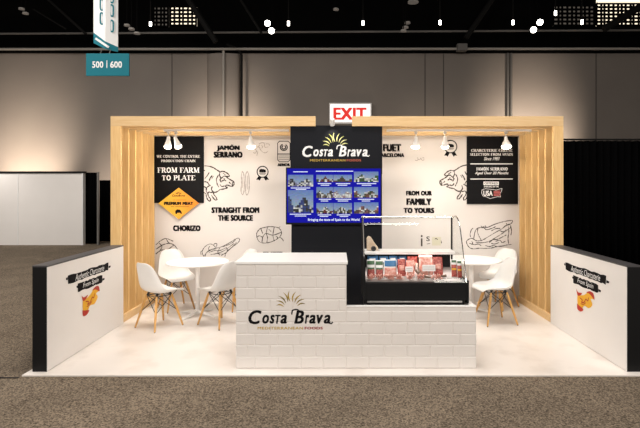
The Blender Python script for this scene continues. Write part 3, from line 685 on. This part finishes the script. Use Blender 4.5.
W_, G_, R_, D_, Bl = (.8, .8, .78), (.10, .22, .05), (.35, .08, .06), (.03, .03, .04), (.08, .15, .4)
picture(288, 313.2, 174.8, 186.5, 1, [W_, D_, (.4, .4, .5)]); picture(288, 313.2, 190, 212.6, 2, [Bl, (.12, .22, .45), D_, W_])
picture(316.4, 333, 174.8, 182, 3, [G_, W_, R_]); picture(333.4, 352, 174.8, 182, 4, [R_, (.3, .15, .1), G_]); picture(354, 378.4, 171.6, 182, 5, [G_, W_, (.1, .3, .1)])
picture(316.4, 333, 187, 198, 6, [W_, (.4, .35, .3), D_]); picture(333.4, 352, 187, 198, 7, [W_, W_, (.6, .5, .5)]); picture(354, 378, 187, 197.6, 8, [W_, G_, (.4, .25, .2)])
picture(316.4, 333, 203, 213.6, 9, [W_, G_, R_]); picture(333.4, 352, 203, 213.6, 10, [W_, D_, (.3, .3, .2)]); picture(354, 378.4, 202.4, 213.6, 11, [(.5, .3, .28), W_, (.3, .2, .2)])
mb = MB(); pxtext(mb, 'Bringing the taste of Spain to the World', 308, 359.5, 218.4, 221.6, VY-.003, bold=.03)
mb.build('caption', M['tvtext'], sc_)
q = front(VY-.003); rr = random.Random(3)
for u0, u1, v in ((293.5, 307.5, 171.8), (316, 353, 171.2), (291, 310, 188), (296, 306, 189.4), (318, 331, 183.6), (336, 350, 183.6), (321, 329, 185.2), (338, 347, 185.2), (357, 376, 183.6), (362, 371, 185.2), (319, 331, 199.3), (336, 351, 199.3), (321, 328, 201), (338, 348, 201), (358, 374, 199.3), (362, 370, 201), (318, 331, 214.9), (337, 350, 214.9), (320, 328, 216.4), (340, 348, 216.4), (290, 311, 214.2), (295, 306, 216)):
    u = u0; mb = MB()
    while u < u1:
        w_ = rr.uniform(.8, 2.2); ribbon(mb, q, [uv(u, v, VY-.003), uv(min(u1, u+w_), v, VY-.003)], .011); u += w_+.5
    mb.build('caption', M['tvtext'], sc_)

# ------------------------------------------------------------------ track lights
def spotlight(x, y, aim, power, label, angle=100, big=1.0, group='clip-on spotlights under the roof beams'):
    z = 2.655; big *= 1.15; t = thing('spotlight', (x, y, z), label, 'spotlight', group)
    MB().box(x-.02, x+.02, y-.018, y+.018, z-.03, z-.001, .003).build('clip', M['lamphouse'], t)
    MB().cyl((x, y, z-.03), (x, y, z-.10), .008).build('stem', M['lamphouse'], t)
    d = (Vector(aim)-Vector((x, y, z-.13))).normalized(); c = Vector((x, y, z-.12))
    m4 = Matrix.Translation(c) @ d.to_track_quat('Z', 'Y').to_matrix().to_4x4()
    h = MB(); h.lathe([(.018, -.05), (.024, -.03), (.026, 0), (.036*big, .05), (.042*big, .085), (.038*big, .085), (.02, .04)], 20, mtx=m4); h.build('lamp_head', M['lamphouse'], t, smooth=True)
    g = MB(); g.lathe([(.034*big, .072), (.042*big, .088), (.043*big, .105), (.034*big, .122), (.012*big, .132)], 20, mtx=m4); g.build('bulb', M['lamp'], t, smooth=True)
    spot('spotlight_beam', c+d*.17, aim, power*.6, angle, 1, .035)
    l = bpy.data.lights.new('bulb_spill', 'POINT'); l.energy = 7; l.color = (1, .86, .68); l.shadow_soft_size = .04
    lo = bpy.data.objects.new('bulb_spill', l); C.objects.link(lo); lo.location = c+d*.215
TKY = 6.93
def track(x0, x1, label):
    t = thing('lighting_track', ((x0+x1)/2, TKY, 2.656), label, 'light track', 'lighting tracks')
    MB().box(x0, x1, TKY-.016, TKY+.016, 2.656, 2.684, .003).build('rail', M['lamphouse'], t)
    MB().box(x0-.03, x0, TKY-.018, TKY+.018, 2.654, 2.684).build('end_cap', M['lamphouse'], t)
    MB().box(x1, x1+.03, TKY-.018, TKY+.018, 2.654, 2.684).build('end_cap', M['lamphouse'], t)
track(-2.45, -.72, 'white lighting track under beams on the left of the tower')
track(.74, 2.75, 'white lighting track under beams on the right of the tower')
sx_ = lambda u: (u-U0)*TKY/F
spotlight(sx_(168.3), TKY, (-2.6, 6.9, 0), 55, 'white spotlight, leftmost on the left lighting track')
spotlight(sx_(176), TKY, (-1.9, 7.6, .8), 50, 'white spotlight, second from left beside the leftmost one')
spotlight(sx_(250.6), TKY, (-1.1, 7.2, .4), 60, 'white spotlight hanging alone near the pale slice drawing', big=1.2)
spotlight(sx_(416), TKY, (1.0, 7.2, .5), 60, 'white spotlight nearest the tower on the right track', big=1.2)
spotlight(sx_(445), TKY, (1.7, 7.6, .8), 50, 'white spotlight in front of the right award rosette', big=1.1)
spotlight(sx_(506), TKY, (2.5, 6.8, 0), 60, 'white spotlight in front of the right black board', big=1.35)
# clip lamp on top of the tower
c = at(332.5, 126, TY-.05); zt = at(0, 125.4, TY).z
t = thing('clip_lamp', (c.x, TY, zt), 'small white clip lamp on top edge of the sign tower', 'clip lamp')
MB().box(c.x-.03, c.x+.03, TY-.028, TY+.03, zt+.001, zt+.03, .004).build('clamp', M['lamphouse'], t)
MB().cyl((c.x, TY, zt+.02), (c.x, TY-.16, zt+.05), .008).build('arm', M['lamphouse'], t)
MB().cyl((c.x, TY-.2, zt+.06), (c.x, TY-.14, zt-.01), .028, .036).build('lamp_head', M['lamphouse'], t)
spot('clip_lamp_beam', (c.x, TY-.15, zt-.03), (c.x, TY-.02, zt-.25), 3.5, 100, 1, .02)

# ------------------------------------------------------------------ half walls
def half_wall(sx, label):
    t = thing('half_wall', (sx*2.965, 5.68, FZ), label, 'half wall', 'half walls at the booth front')
    xi, xo = sx*2.89, sx*3.04; a, b = sorted((xi+sx*.006, xo))
    MB().box(a, b, 4.83, 6.55, FZ, 1.06).build('body', M['black'], t)
    a, b = sorted((xi, xi+sx*.006)); MB().box(a, b, 4.832, 6.548, FZ+.004, 1.06).build('white_face', M['halfwall'], t)
    a, b = sorted((xi-sx*.001, xo+sx*.001)); MB().box(a, b, 4.829, 6.551, 1.06, 1.075).build('top_cap', M['cap'], t)
    # print: brush bars, script, flag-coloured brush mark.  a-axis runs in reading direction
    if sx < 0: q = Plane((xi+.002, 0, 0), (0, 1, 0), (0, 0, 1)); A = lambda y: y
    else: q = Plane((xi-.002, 11.31, 0), (0, -1, 0), (0, 0, 1)); A = lambda y: y
    rnd = random.Random(5)
    def brush(a0, a1, b0, b1):
        mb = MB(); n = 16; up = []; lo = []
        for k in range(n+1):
            aa = a0+(a1-a0)*k/n; up.append((aa+rnd.uniform(-.012, .012), b1+rnd.uniform(-.009, .004))); lo.append((aa+rnd.uniform(-.012, .012), b0+rnd.uniform(-.004, .009)))
        mb.face([q.p(*v) for v in up+lo[::-1]])
        mb.face([q.p(a1, b0+.02), q.p(a1+.05, b0+.025), q.p(a1+.055, b0+.045), q.p(a1, b0+.05)]); mb.face([q.p(a0, b1-.015), q.p(a0-.035, b1-.02), q.p(a0-.03, b1-.04), q.p(a0, b1-.045)])
        mb.build('brush_stroke', M['ink'], t)
    brush(5.19, 6.12, .812, .908); brush(5.40, 5.96, .684, .780)
    q2 = Plane(q.o+Vector((-sx*.001, 0, 0)), q.x, q.z); mb = MB()
    put2d(mb, text2d('Authentic Charcuterie', .0, .25), q2, 5.34, 6.0, .826, .896); put2d(mb, text2d('From Spain', .0, .25), q2, 5.50, 5.86, .698, .768)
    mb.build('script_lettering', M['logowhite'], t)
    def blob(name, pts, m, pln):
        mb = MB(); pp = smooth2(pts+[pts[0]], 3)[:-1]; mb.face([pln.p(*v) for v in pp]); mb.build(name, M[m], t)
    blob('flag_brush_yellow', [(5.50, .60), (5.56, .575), (5.66, .60), (5.76, .655), (5.86, .64), (5.87, .60), (5.80, .585), (5.84, .53), (5.76, .47), (5.66, .475), (5.60, .43), (5.50, .46)], 'flagyellow', q2)
    q3 = Plane(q2.o+Vector((-sx*.001, 0, 0)), q.x, q.z)
    blob('flag_brush_red', [(5.47, .635), (5.52, .60), (5.61, .612), (5.56, .57), (5.50, .565)], 'flagred', q3)
    blob('flag_brush_red', [(5.49, .46), (5.55, .445), (5.64, .425), (5.58, .385), (5.50, .395)], 'flagred', q3)
    blob('flag_brush_red', [(5.70, .638), (5.78, .67), (5.86, .66), (5.885, .595), (5.84, .612), (5.78, .637)], 'flagred', q3)
    q4 = Plane(q3.o+Vector((-sx*.001, 0, 0)), q.x, q.z); mb = MB()
    ribbon(mb, q4, smooth2([(5.56, .545), (5.62, .53), (5.60, .50), (5.66, .515), (5.70, .56), (5.74, .55), (5.76, .59)], 4), .012)
    ribbon(mb, q4, smooth2([(5.58, .48), (5.64, .485), (5.70, .52)], 4), .008)
    mb.build('flag_brush_marks', M['flagred'], t)
half_wall(-1, 'low half wall on the left, white inside and black at front')
half_wall(1, 'low half wall on the right, white inside and black at front')

# ------------------------------------------------------------------ counter
CY = 4.92
cx0, cx1 = at(236, 0, CY).x, at(476.3, 0, CY).x
xs = at(346.5, 0, CY).x                       # step between the high and the low block
ZH, ZL = 1.075, .64
t = thing('service_counter', ((cx0+cx1)/2, 5.25, FZ), 'stepped white counter faced with relief brick tiles and sunburst logo', 'counter')
MB().box(cx0+.003, xs, CY+.002, 5.58, FZ, ZH).build('high_block', M['tile'], t)
MB().box(xs, cx1-.003, CY+.002, CY+.05, FZ, ZL).build('low_front', M['tile'], t)
MB().box(cx1-.05, cx1-.003, CY+.051, 5.66, FZ, ZL).build('side_return', M['tile'], t)
MB().box(cx0-.008, xs+.012, CY-.022, 5.59, ZH, ZH+.028, .004).build('countertop', M['white'], t)
TW, TH, gap, bv, dp = .232, .1165, .0, .010, .0065
mb = MB()
def tile(x0, x1, z0, z1):
    if x1-x0 < .03 or z1-z0 < .03: return
    b = min(bv, (x1-x0)/3, (z1-z0)/3); x0 += gap; x1 -= gap; z0 += gap; z1 -= gap
    o_ = [(x0, CY, z0), (x1, CY, z0), (x1, CY, z1), (x0, CY, z1)]; i_ = [(x0+b, CY-dp, z0+b), (x1-b, CY-dp, z0+b), (x1-b, CY-dp, z1-b), (x0+b, CY-dp, z1-b)]
    ov = [mb.bm.verts.new(p) for p in o_]; iv = [mb.bm.verts.new(p) for p in i_]; mb.bm.faces.new(iv)
    for k in range(4): mb.bm.faces.new((ov[k], ov[(k+1) % 4], iv[(k+1) % 4], iv[k]))
z = FZ+.004; r = 0
while z < ZH-.01:
    x = cx0-(TW/2 if r % 2 else .04)
    z1 = min(z+TH, ZH)
    while x < cx1:
        a, b = max(x, cx0), min(x+TW, cx1)
        if z+TH*.5 > ZL: b = min(b, xs)
        zz = z1
        if z < ZL < z1 and a < xs: pass
        if z < ZL < z1+.001 and a >= xs: zz = ZL
        if b > a: tile(a, b, z, zz)
        x += TW
    z += TH; r += 1
mb.build('brick_tiles', M['tile'], t)
MB().box(xs+.002, cx1+.002, CY-.008, CY+.054, ZL+.0005, ZL+.008, .002).build('low_cap', M['white'], t)
MB().box(cx1-.054, cx1+.002, CY+.0545, 5.665, ZL+.0005, ZL+.008, .002).build('low_cap', M['white'], t)
logo(t, CY-dp-.003, 248.4, 332.6, 310.2, 323.6, 326.8, 329.4, 257.6, 322.8, (290.6, 307.4), 16.5, M['ink'], M['petal1'], M['logogold'], M['logored'], 303)
ZL += .009

# ------------------------------------------------------------------ refrigerated display case
KX0, KX1 = .285, 1.36; KY0, KY1 = 5.04, 5.66
t = thing('display_case', ((KX0+KX1)/2, (KY0+KY1)/2, FZ), 'black refrigerated display case with curved glass behind the low counter front', 'display case')
MB().box(KX0, KX1, KY0, KY1, ZL+.03, .862, .006).build('base', M['black'], t)
MB().box(KX0+.02, KX1-.03, KY0+.01, KY1-.02, FZ, ZL+.03).build('cabinet', M['black'], t)
mb = MB().box(KX0+.03, KX1-.06, KY0-.012, KY0-.001, ZL+.006, ZL+.026, .002)
mb.build('grille_strip', M['steel'], t)
PROF = [(5.05, .862), (5.085, .95), (5.155, 1.09), (5.215, 1.22), (5.26, 1.31), (5.33, 1.43), (5.41, 1.50), (5.49, 1.528), (5.57, 1.522), (5.655, 1.506)]
PR = smooth2(PROF, 4)
mb = MB(); g0 = [mb.bm.verts.new((KX0+.012, y, z)) for y, z in PR]; g1 = [mb.bm.verts.new((KX1-.012, y, z)) for y, z in PR]
for k in range(len(PR)-1): mb.bm.faces.new((g0[k], g1[k], g1[k+1], g0[k+1]))
mb.build('curved_glass', M['glass'], t, smooth=True)
mb = MB(); mb.prism([(KX1-.012, y, z) for y, z in PR]+[(KX1-.012, 5.655, .863)], (-.005, 0, 0)); mb.build('side_glass', M['glass'], t)
mb = MB(); mb.prism([(KX0+.008, y, z) for y, z in PR]+[(KX0+.008, 5.655, .863)], (.005, 0, 0)); mb.build('side_glass', M['glass'], t)
MB().tube([(KX1-.008, y, z) for y, z in PR], .006).build('glass_edge_trim', M['chrome'], t)
MB().tube([(KX0+.004, y, z) for y, z in PR], .005).build('glass_edge_trim', M['steel'], t)
MB().cyl((KX0, 5.655, 1.506), (KX1, 5.655, 1.506), .012).build('rear_rail', M['chrome'], t)
MB().cyl((KX1-.02, 5.655, .86), (KX1-.02, 5.655, 1.506), .010).build('rear_post', M['black'], t)
MB().box(KX0-.004, KX0+.010, 5.03, 5.665, ZL, 1.12, .003).build('end_panel', M['black'], t)
MB().cyl((KX0+.012, 5.655, .86), (KX0+.012, 5.655, 1.506), .012).build('rear_post', M['black'], t)
MB().box(KX1-.008, KX1+.012, 5.03, 5.665, ZL, .885, .004).build('end_panel', M['black'], t)
MB().box(KX0+.02, KX1-.04, 5.40, 5.645, 1.118, 1.140, .004).build('shelf', M['white'], t)
MB().box(KX0+.02, KX1-.04, 5.640, 5.650, .863, 1.117).build('rear_door', M['black'], t)
MB().box(KX0+.03, KX1-.05, 5.41, 5.43, 1.106, 1.117).build('lamp_strip', M['lamphouse'], t)
# sloping product bed
mb = MB(); mb.prism([(KX0+.02, 5.10, .863), (KX0+.02, 5.63, .863), (KX0+.02, 5.63, .93), (KX0+.02, 5.10, .868)], (KX1-KX0-.06, 0, 0)); mb.build('product_bed', M['pale'], t)
area('case_light', ((KX0+KX1)/2, 5.36, 1.10), ((KX0+KX1)/2, 5.28, .88), 3.6, .95, .03, (1, .96, .92))
def bedz(y): return .868+(y-5.10)/.53*.062

# products: each pack a thing of its own, with film and print as parts
def pack(u0, u1, v0, v1, y, kind, label, lean=.35, group='food packs in the display case'):
    a, b = at(u0, v1, y), at(u1, v0, y); wd, hh = b.x-a.x, b.z-a.z; cx = (a.x+b.x)/2; th = .012
    zb = max(a.z, bedz(y)+.004)
    t = thing('food_pack', (cx, y, zb), label, 'food pack', group)
    h2 = wd/2
    def slab(x0, x1, z0, z1, m, name, off=0.0, bulge=.01):
        mb = MB(); bm = mb.bm; n = 6; gr = []
        for j in range(n+1):
            row = []
            for i in range(n+1):
                fx, fz = i/n, j/n; x = x0+(x1-x0)*fx; zz = z0+(z1-z0)*fz
                row.append(bm.verts.new((x, -off*1.5-bulge*math.sin(PI*(x+h2)/wd)*math.sin(PI*zz/hh)+zz*lean, zz)))
            gr.append(row)
        for j in range(n):
            for i in range(n): bm.faces.new((gr[j][i], gr[j][i+1], gr[j+1][i+1], gr[j+1][i]))
        o = mb.build(name, M[m], t, smooth=True, local=True); md = o.modifiers.new('thickness', 'SOLIDIFY'); md.thickness = .004 if off == 0 else .002; return o
    if kind == 'salami':
        slab(-h2, h2, 0, hh, 'packwhite', 'pouch'); slab(-h2*.9, h2*.9, hh*.03, hh*.50, 'meat', 'meat_window', .004); slab(-h2*.9, h2*.9, hh*.74, hh*.95, 'green', 'brand_band', .004); slab(-h2*.85, h2*.85, hh*.48, hh*.58, 'green', 'brand_band', .004)
    elif kind == 'blue':
        slab(-h2, h2, 0, hh, 'packwhite', 'pouch'); slab(-h2*.9, h2*.9, hh*.62, hh*.96, 'blue', 'brand_band', .004); slab(-h2*.92, h2*.92, hh*.03, hh*.56, 'pink', 'meat_window', .004)
    elif kind == 'bluetop':
        slab(-h2, h2, 0, hh, 'blue', 'pouch'); slab(-h2*.7, h2*.5, hh*.4, hh*.8, 'packwhite', 'brand_band', .004); slab(-h2*.8, h2*.8, hh*.02, hh*.3, 'green', 'brand_band', .004)
    elif kind == 'red':
        slab(-h2, h2, 0, hh, 'meat', 'pouch'); slab(-h2*.6, h2*.6, hh*.35, hh*.65, 'pink', 'brand_band', .004)
    elif kind == 'ham':
        slab(-h2, h2, 0, hh, 'pink', 'slices', 0, .014)
    elif kind == 'chorizo':
        slab(-h2, h2, 0, hh, 'packwhite', 'pouch'); slab(-h2*.98, h2*.98, hh*.03, hh*.72, 'meat', 'meat_window', .004); slab(-h2*.9, h2*.9, hh*.42, hh*.52, 'flagyellow', 'brand_band', .007); slab(-h2*.85, h2*.85, hh*.84, hh*.96, 'green', 'brand_band', .004)
    return t
pack(367.5, 378, 256, 268, 5.52, 'bluetop', 'clear and blue pack at rear left, first of the rear row', .1)
pack(379, 388, 256, 266, 5.52, 'bluetop', 'blue pack in the rear row, second from left', .1)
pack(389, 397.5, 256, 265, 5.52, 'bluetop', 'blue pack in the rear row, third from left', .1)
pack(398.5, 406.5, 256, 265, 5.52, 'bluetop', 'blue pack in the rear row, just left of the red one', .1)
pack(407.5, 417.5, 258, 272, 5.48, 'red', 'red meat pack in the rear row beside the dark ham', .1)
pack(433, 440.5, 259, 270, 5.50, 'ham', 'small pink slice pack at rear right below the shelf', .1)
pack(367, 375, 263.5, 281, 5.20, 'salami', 'white salami pouch with green band, leftmost at front', .25)
pack(375.6, 383.4, 264, 281, 5.20, 'salami', 'white salami pouch with green band, second from left', .25)
pack(384.2, 397, 265, 282, 5.22, 'blue', 'white and blue ham pouch beside the salami pouches', .25)
pack(398, 406, 262.5, 279, 5.26, 'red', 'red meat pouch right of the white and blue pouch', .25)
pack(406.6, 414.5, 265, 280, 5.28, 'ham', 'pink sliced ham pack behind the small price card', .25)
pack(419.5, 433, 261, 280, 5.30, 'ham', 'large pink sliced ham pack behind the wide price card', .25)
pack(434, 443, 263, 281, 5.28, 'red', 'red and pink meat pack near the right case post', .25)
pack(451.5, 457, 264, 281.5, 5.22, 'chorizo', 'chorizo pouch by the right side glass, left of two', .15)
pack(457.4, 462, 264, 281.5, 5.19, 'chorizo', 'chorizo pouch by the right side glass, right of two', .15)
# loose sliced ham along the front: folded heaps
rnd = random.Random(11)
def heap(u, v, y, label, m='pink', n=8, s=.031):
    c = at(u, v, y); zb = bedz(y)+.014; mb = MB()
    for k in range(n):
        a = rnd.uniform(0, PI); cxk = c.x+rnd.uniform(-s*.8, s*.8); zc = zb+.006+k*.005; L = s*rnd.uniform(.8, 1.2)
        pts = []
        for i in range(9):
            f = i/8-.5; pts.append((cxk+math.cos(a)*f*2*L, y+math.sin(a)*f*1.2*L, zc+.012*math.sin(f*9+k)))
        for (p, q_) in zip(pts, pts[1:]):
            mb.face([(p[0], p[1]-.02, p[2]), (q_[0], q_[1]-.02, q_[2]), (q_[0], q_[1]+.02, q_[2]+.006), (p[0], p[1]+.02, p[2]+.006)])
    o = mb.build('sliced_ham', M[m], smooth=True); md = o.modifiers.new('thickness', 'SOLIDIFY'); md.thickness = .003
    tag(o, label, 'sliced ham', 'heaps of sliced ham along the case front')
for u, lab in ((371, 'heap of ham slices at far left front of the case'), (380, 'heap of ham slices below the second salami pouch'), (390, 'heap of ham slices below the blue pouch'), (400, 'heap of ham slices below the red pouch'),
               (410, 'heap of ham slices below the small price card'), (421, 'heap of ham slices beside the dark ham tip'), (437, 'heap of ham slices at the right front of the case')):
    heap(u, 282, 5.125, lab)
# dark ham leg lying across
mb = MB(); pts = [(Vector(at(416.5, 264, 5.38)), .018), (Vector(at(416.8, 270, 5.31)), .024), (Vector(at(420, 274.5, 5.215)), .020), (Vector(at(426, 276.6, 5.18)), .012), (Vector(at(433, 278.2, 5.15)), .007)]
for (p, r1), (q_, r2) in zip(pts, pts[1:]): mb.cyl(p, q_, r1, r2, 14)
tag(mb.build('dark_ham_leg', M['darkham'], smooth=True), 'dark whole ham leg lying bent in the middle of the case', 'ham')
mb = MB(); mb.cyl(at(436.5, 277.6, 5.17), at(446, 275.6, 5.20), .011, .015, 14); tag(mb.build('dark_sausage', M['darkham'], smooth=True), 'dark sausage lying at the right front of the case', 'sausage')
def card(u0, u1, v0, v1, y, label):
    a, b = at(u0, v1, y), at(u1, v0, y); t = thing('price_card', ((a.x+b.x)/2, y, a.z), label, 'price card', 'price cards in the display case')
    mb = MB(); mb.prism([(a.x, y, a.z), (b.x, y, a.z), (b.x, y+.012, b.z), (a.x, y+.012, b.z)], (0, .002, 0)); mb.build('card', M['packwhite'], t)
    mb = MB()
    for k in (1, 2): z = a.z+(b.z-a.z)*k/3; mb.box(a.x+.008, b.x-.008, y+.012*k/3-.002, y+.012*k/3-.001, z-.002, z+.002)
    mb.build('ruled_lines', M['pale'], t); mb = MB(); mb.box((a.x+b.x)/2-.004, (a.x+b.x)/2+.004, y+.003, y+.006, bedz(y)+.001, a.z); mb.build('stand', M['steel'], t)
card(405.5, 413, 266.8, 271.8, 5.20, 'small white price card in front of the pink ham pack')
card(422.5, 435.5, 265, 271.2, 5.20, 'wide white price card in front of the large ham pack')
# on the case shelf
c = at(371.5, 250, 5.5); t = thing('bread_bag', (c.x, 5.5, 1.1405), 'clear bag of pale bread leaning on the left end of case shelf', 'bread bag')
mb = MB(); P = [(-.052, 0), (.085, 0), (.07, .04), (.03, .09), (-.005, .15), (-.035, .165), (-.055, .14)]
mb.prism([(x, -.03, z) for x, z in P], (0, .06, 0)); o = mb.build('bread', M['beige'], t, local=True); md = o.modifiers.new('round', 'BEVEL'); md.width = .012; md.segments = 3
P2 = [(x*1.08, z*1.06+.001) for x, z in P]
mb = MB(); mb.prism([(x, -.036, z) for x, z in P2], (0, .072, 0)); mb.build('film', M['shelfglass'], t, local=True)
# roll in front of the bag
t = thing('tape_roll', (at(374, 254, 5.36).x, 5.445, 1.141), 'small grey roll standing below the bread bag on the shelf', 'roll')
mb = MB(); N = 24; mtx = Matrix.Translation((t.location.x, 5.43, 1.141+.028)) @ Matrix.Rotation(PI/2, 4, 'X')
mb.lathe([(.018, -.012), (.028, -.012), (.028, .012), (.018, .012), (.018, -.0119)], 24, mtx=mtx); mb.build('ring', M['cap'], t, smooth=True)

# ------------------------------------------------------------------ tables
def table(x, y, label):
    t = thing('round_table', (x, y, FZ), label, 'table', 'round white tables')
    MB().lathe([(.0, .743), (.40, .743), (.435, .752), (.44, .762), (.435, .772), (0.0, .772)][1:5], 56).build('tabletop', M['white'], t, smooth=True, local=True)
    MB().lathe([(.035, .03), (.032, .06), (.030, .70), (.045, .735), (.12, .743)], 24).build('column', M['white'], t, smooth=True, local=True)
    for k in range(4):
        a = PI/4+PI/2*k+.35; c, s = math.cos(a), math.sin(a); mb = MB()
        pr = [(.02, .075, .022), (.16, .05, .018), (.30, .022, .014), (.33, .010, .013)]
        bm = mb.bm; rings = []
        for r, z, hw in pr:
            rings.append([bm.verts.new((r*c-s*o_*hw, r*s+c*o_*hw, zz)) for o_, zz in ((-1, max(0, z-.03)), (1, max(0, z-.03)), (1, z), (-1, z))])
        for A_, B_ in zip(rings, rings[1:]):
            for i in range(4): bm.faces.new((A_[i], A_[(i+1) % 4], B_[(i+1) % 4], B_[i]))
        bm.faces.new(rings[0]); bm.faces.new(rings[-1][::-1]); mb.build('foot', M['white'], t, local=True)
    return t
table(-2.01, 6.98, 'round white pedestal table on the left with four chairs around')
table(2.0, 7.2, 'round white pedestal table on the right behind the display case')

# ------------------------------------------------------------------ chairs
def make_chair(label):
    t = thing('shell_chair', (0, 0, 0), label, 'chair', 'white shell chairs around the tables'); S = 1.05
    prof = [(.235, .425, .150), (.225, .447, .185), (.18, .455, .212), (.09, .446, .228), (0, .436, .233), (-.09, .438, .232), (-.15, .457, .230), (-.187, .505, .222), (-.205, .570, .210), (-.222, .650, .194), (-.240, .725, .174), (-.256, .785, .148), (-.264, .818, .112), (-.267, .832, .060)]
    mb = MB(); bm = mb.bm; n = 12; grid = []; N = len(prof)
    for i, (x, z, hw) in enumerate(prof):
        x0, z0, _ = prof[max(i-1, 0)]; x1, z1, _ = prof[min(i+1, N-1)]; tx, tz = x1-x0, z1-z0; L = math.hypot(tx, tz); nx, nz = tz/L, -tx/L   # towards the sitter
        lift = (.0, .012, .03, .045, .055, .068, .085, .085, .075, .062, .050, .038, .022, .008)[i]; row = []
        for j in range(n+1):
            f = j/n*2-1; k = abs(f)**2.4; row.append(bm.verts.new((S*(x+nx*lift*k), S*hw*math.sin(f*PI/2*.92)/math.sin(PI/2*.92), S*(z+nz*lift*k))))
        grid.append(row)
    for i in range(N-1):
        for j in range(n): bm.faces.new((grid[i][j], grid[i][j+1], grid[i+1][j+1], grid[i+1][j]))
    o = mb.build('seat_shell', M['shell'], t, smooth=True, local=True)
    md = o.modifiers.new('thickness', 'SOLIDIFY'); md.thickness = .009; md.offset = 0
    md = o.modifiers.new('smooth', 'SUBSURF'); md.levels = 1; md.render_levels = 1
    top, bot = {}, {}
    for sx in (1, -1):
        for sy in (1, -1):
            a = Vector((sx*.115-.01, sy*.105, .425)); b = Vector((sx*.215-.01, sy*.205, 0)); top[sx, sy] = a; bot[sx, sy] = b
            m = MB(); m.cyl(b+Vector((0, 0, .008)), b.lerp(a, .7), .0115, .0175, 12); m.cyl(b.lerp(a, .7), a, .0175, .014, 12); lg = m.build('leg', M['leg'], t, smooth=True, local=True)
            m = MB(); m.cyl(b, b+Vector((0, 0, .008)), .009, .010, 10); m.build('foot_glide', M['wire'], lg, local=True)
    m = MB(); K = [(1, 1), (1, -1), (-1, -1), (-1, 1)]
    for i in range(4):
        p, q = K[i], K[(i+1) % 4]
        m.cyl(top[p], bot[q].lerp(top[q], .50), .0048, seg=6); m.cyl(top[q], bot[p].lerp(top[p], .50), .0048, seg=6)
        m.cyl(top[p]+Vector((0, 0, -.005)), top[q]+Vector((0, 0, -.005)), .006, seg=6)
    m.build('wire_brace', M['wire'], t, local=True)
    m = MB()
    for p in K: m.cyl(top[p]-Vector((0, 0, .012)), Vector((top[p].x*.8, top[p].y*.8, .462)), .013, .016, 10)
    m.build('shell_mounts', M['wire'], t, local=True)
    return t
def face(dx, dy): return math.atan2(dy, dx)
ch = make_chair('white shell chair front left of left table, next to the wooden slats')
ch.location = (-2.345, 6.41, FZ); ch.rotation_euler = (0, 0, face(.56, .83))
G = 'white shell chairs around the tables'
dup(ch, (-2.44, 7.35, FZ), face(.62, -.78), 'white shell chair behind the left table by the slats, facing the aisle', G)
dup(ch, (-1.575, 6.52, FZ), face(-.81, .59), 'white shell chair between the left table and the brick-tiled counter', G)
dup(ch, (-1.52, 7.40, FZ), face(-.75, -.66), 'mostly hidden white shell chair behind left corner of the counter', G)
dup(ch, (2.15, 6.61, FZ), face(-.985, -.17), 'white shell chair beside display case, in front of the right table', G)
dup(ch, (2.49, 7.46, FZ), face(-.78, -.62), 'white shell chair in rear right corner by the slats', G)
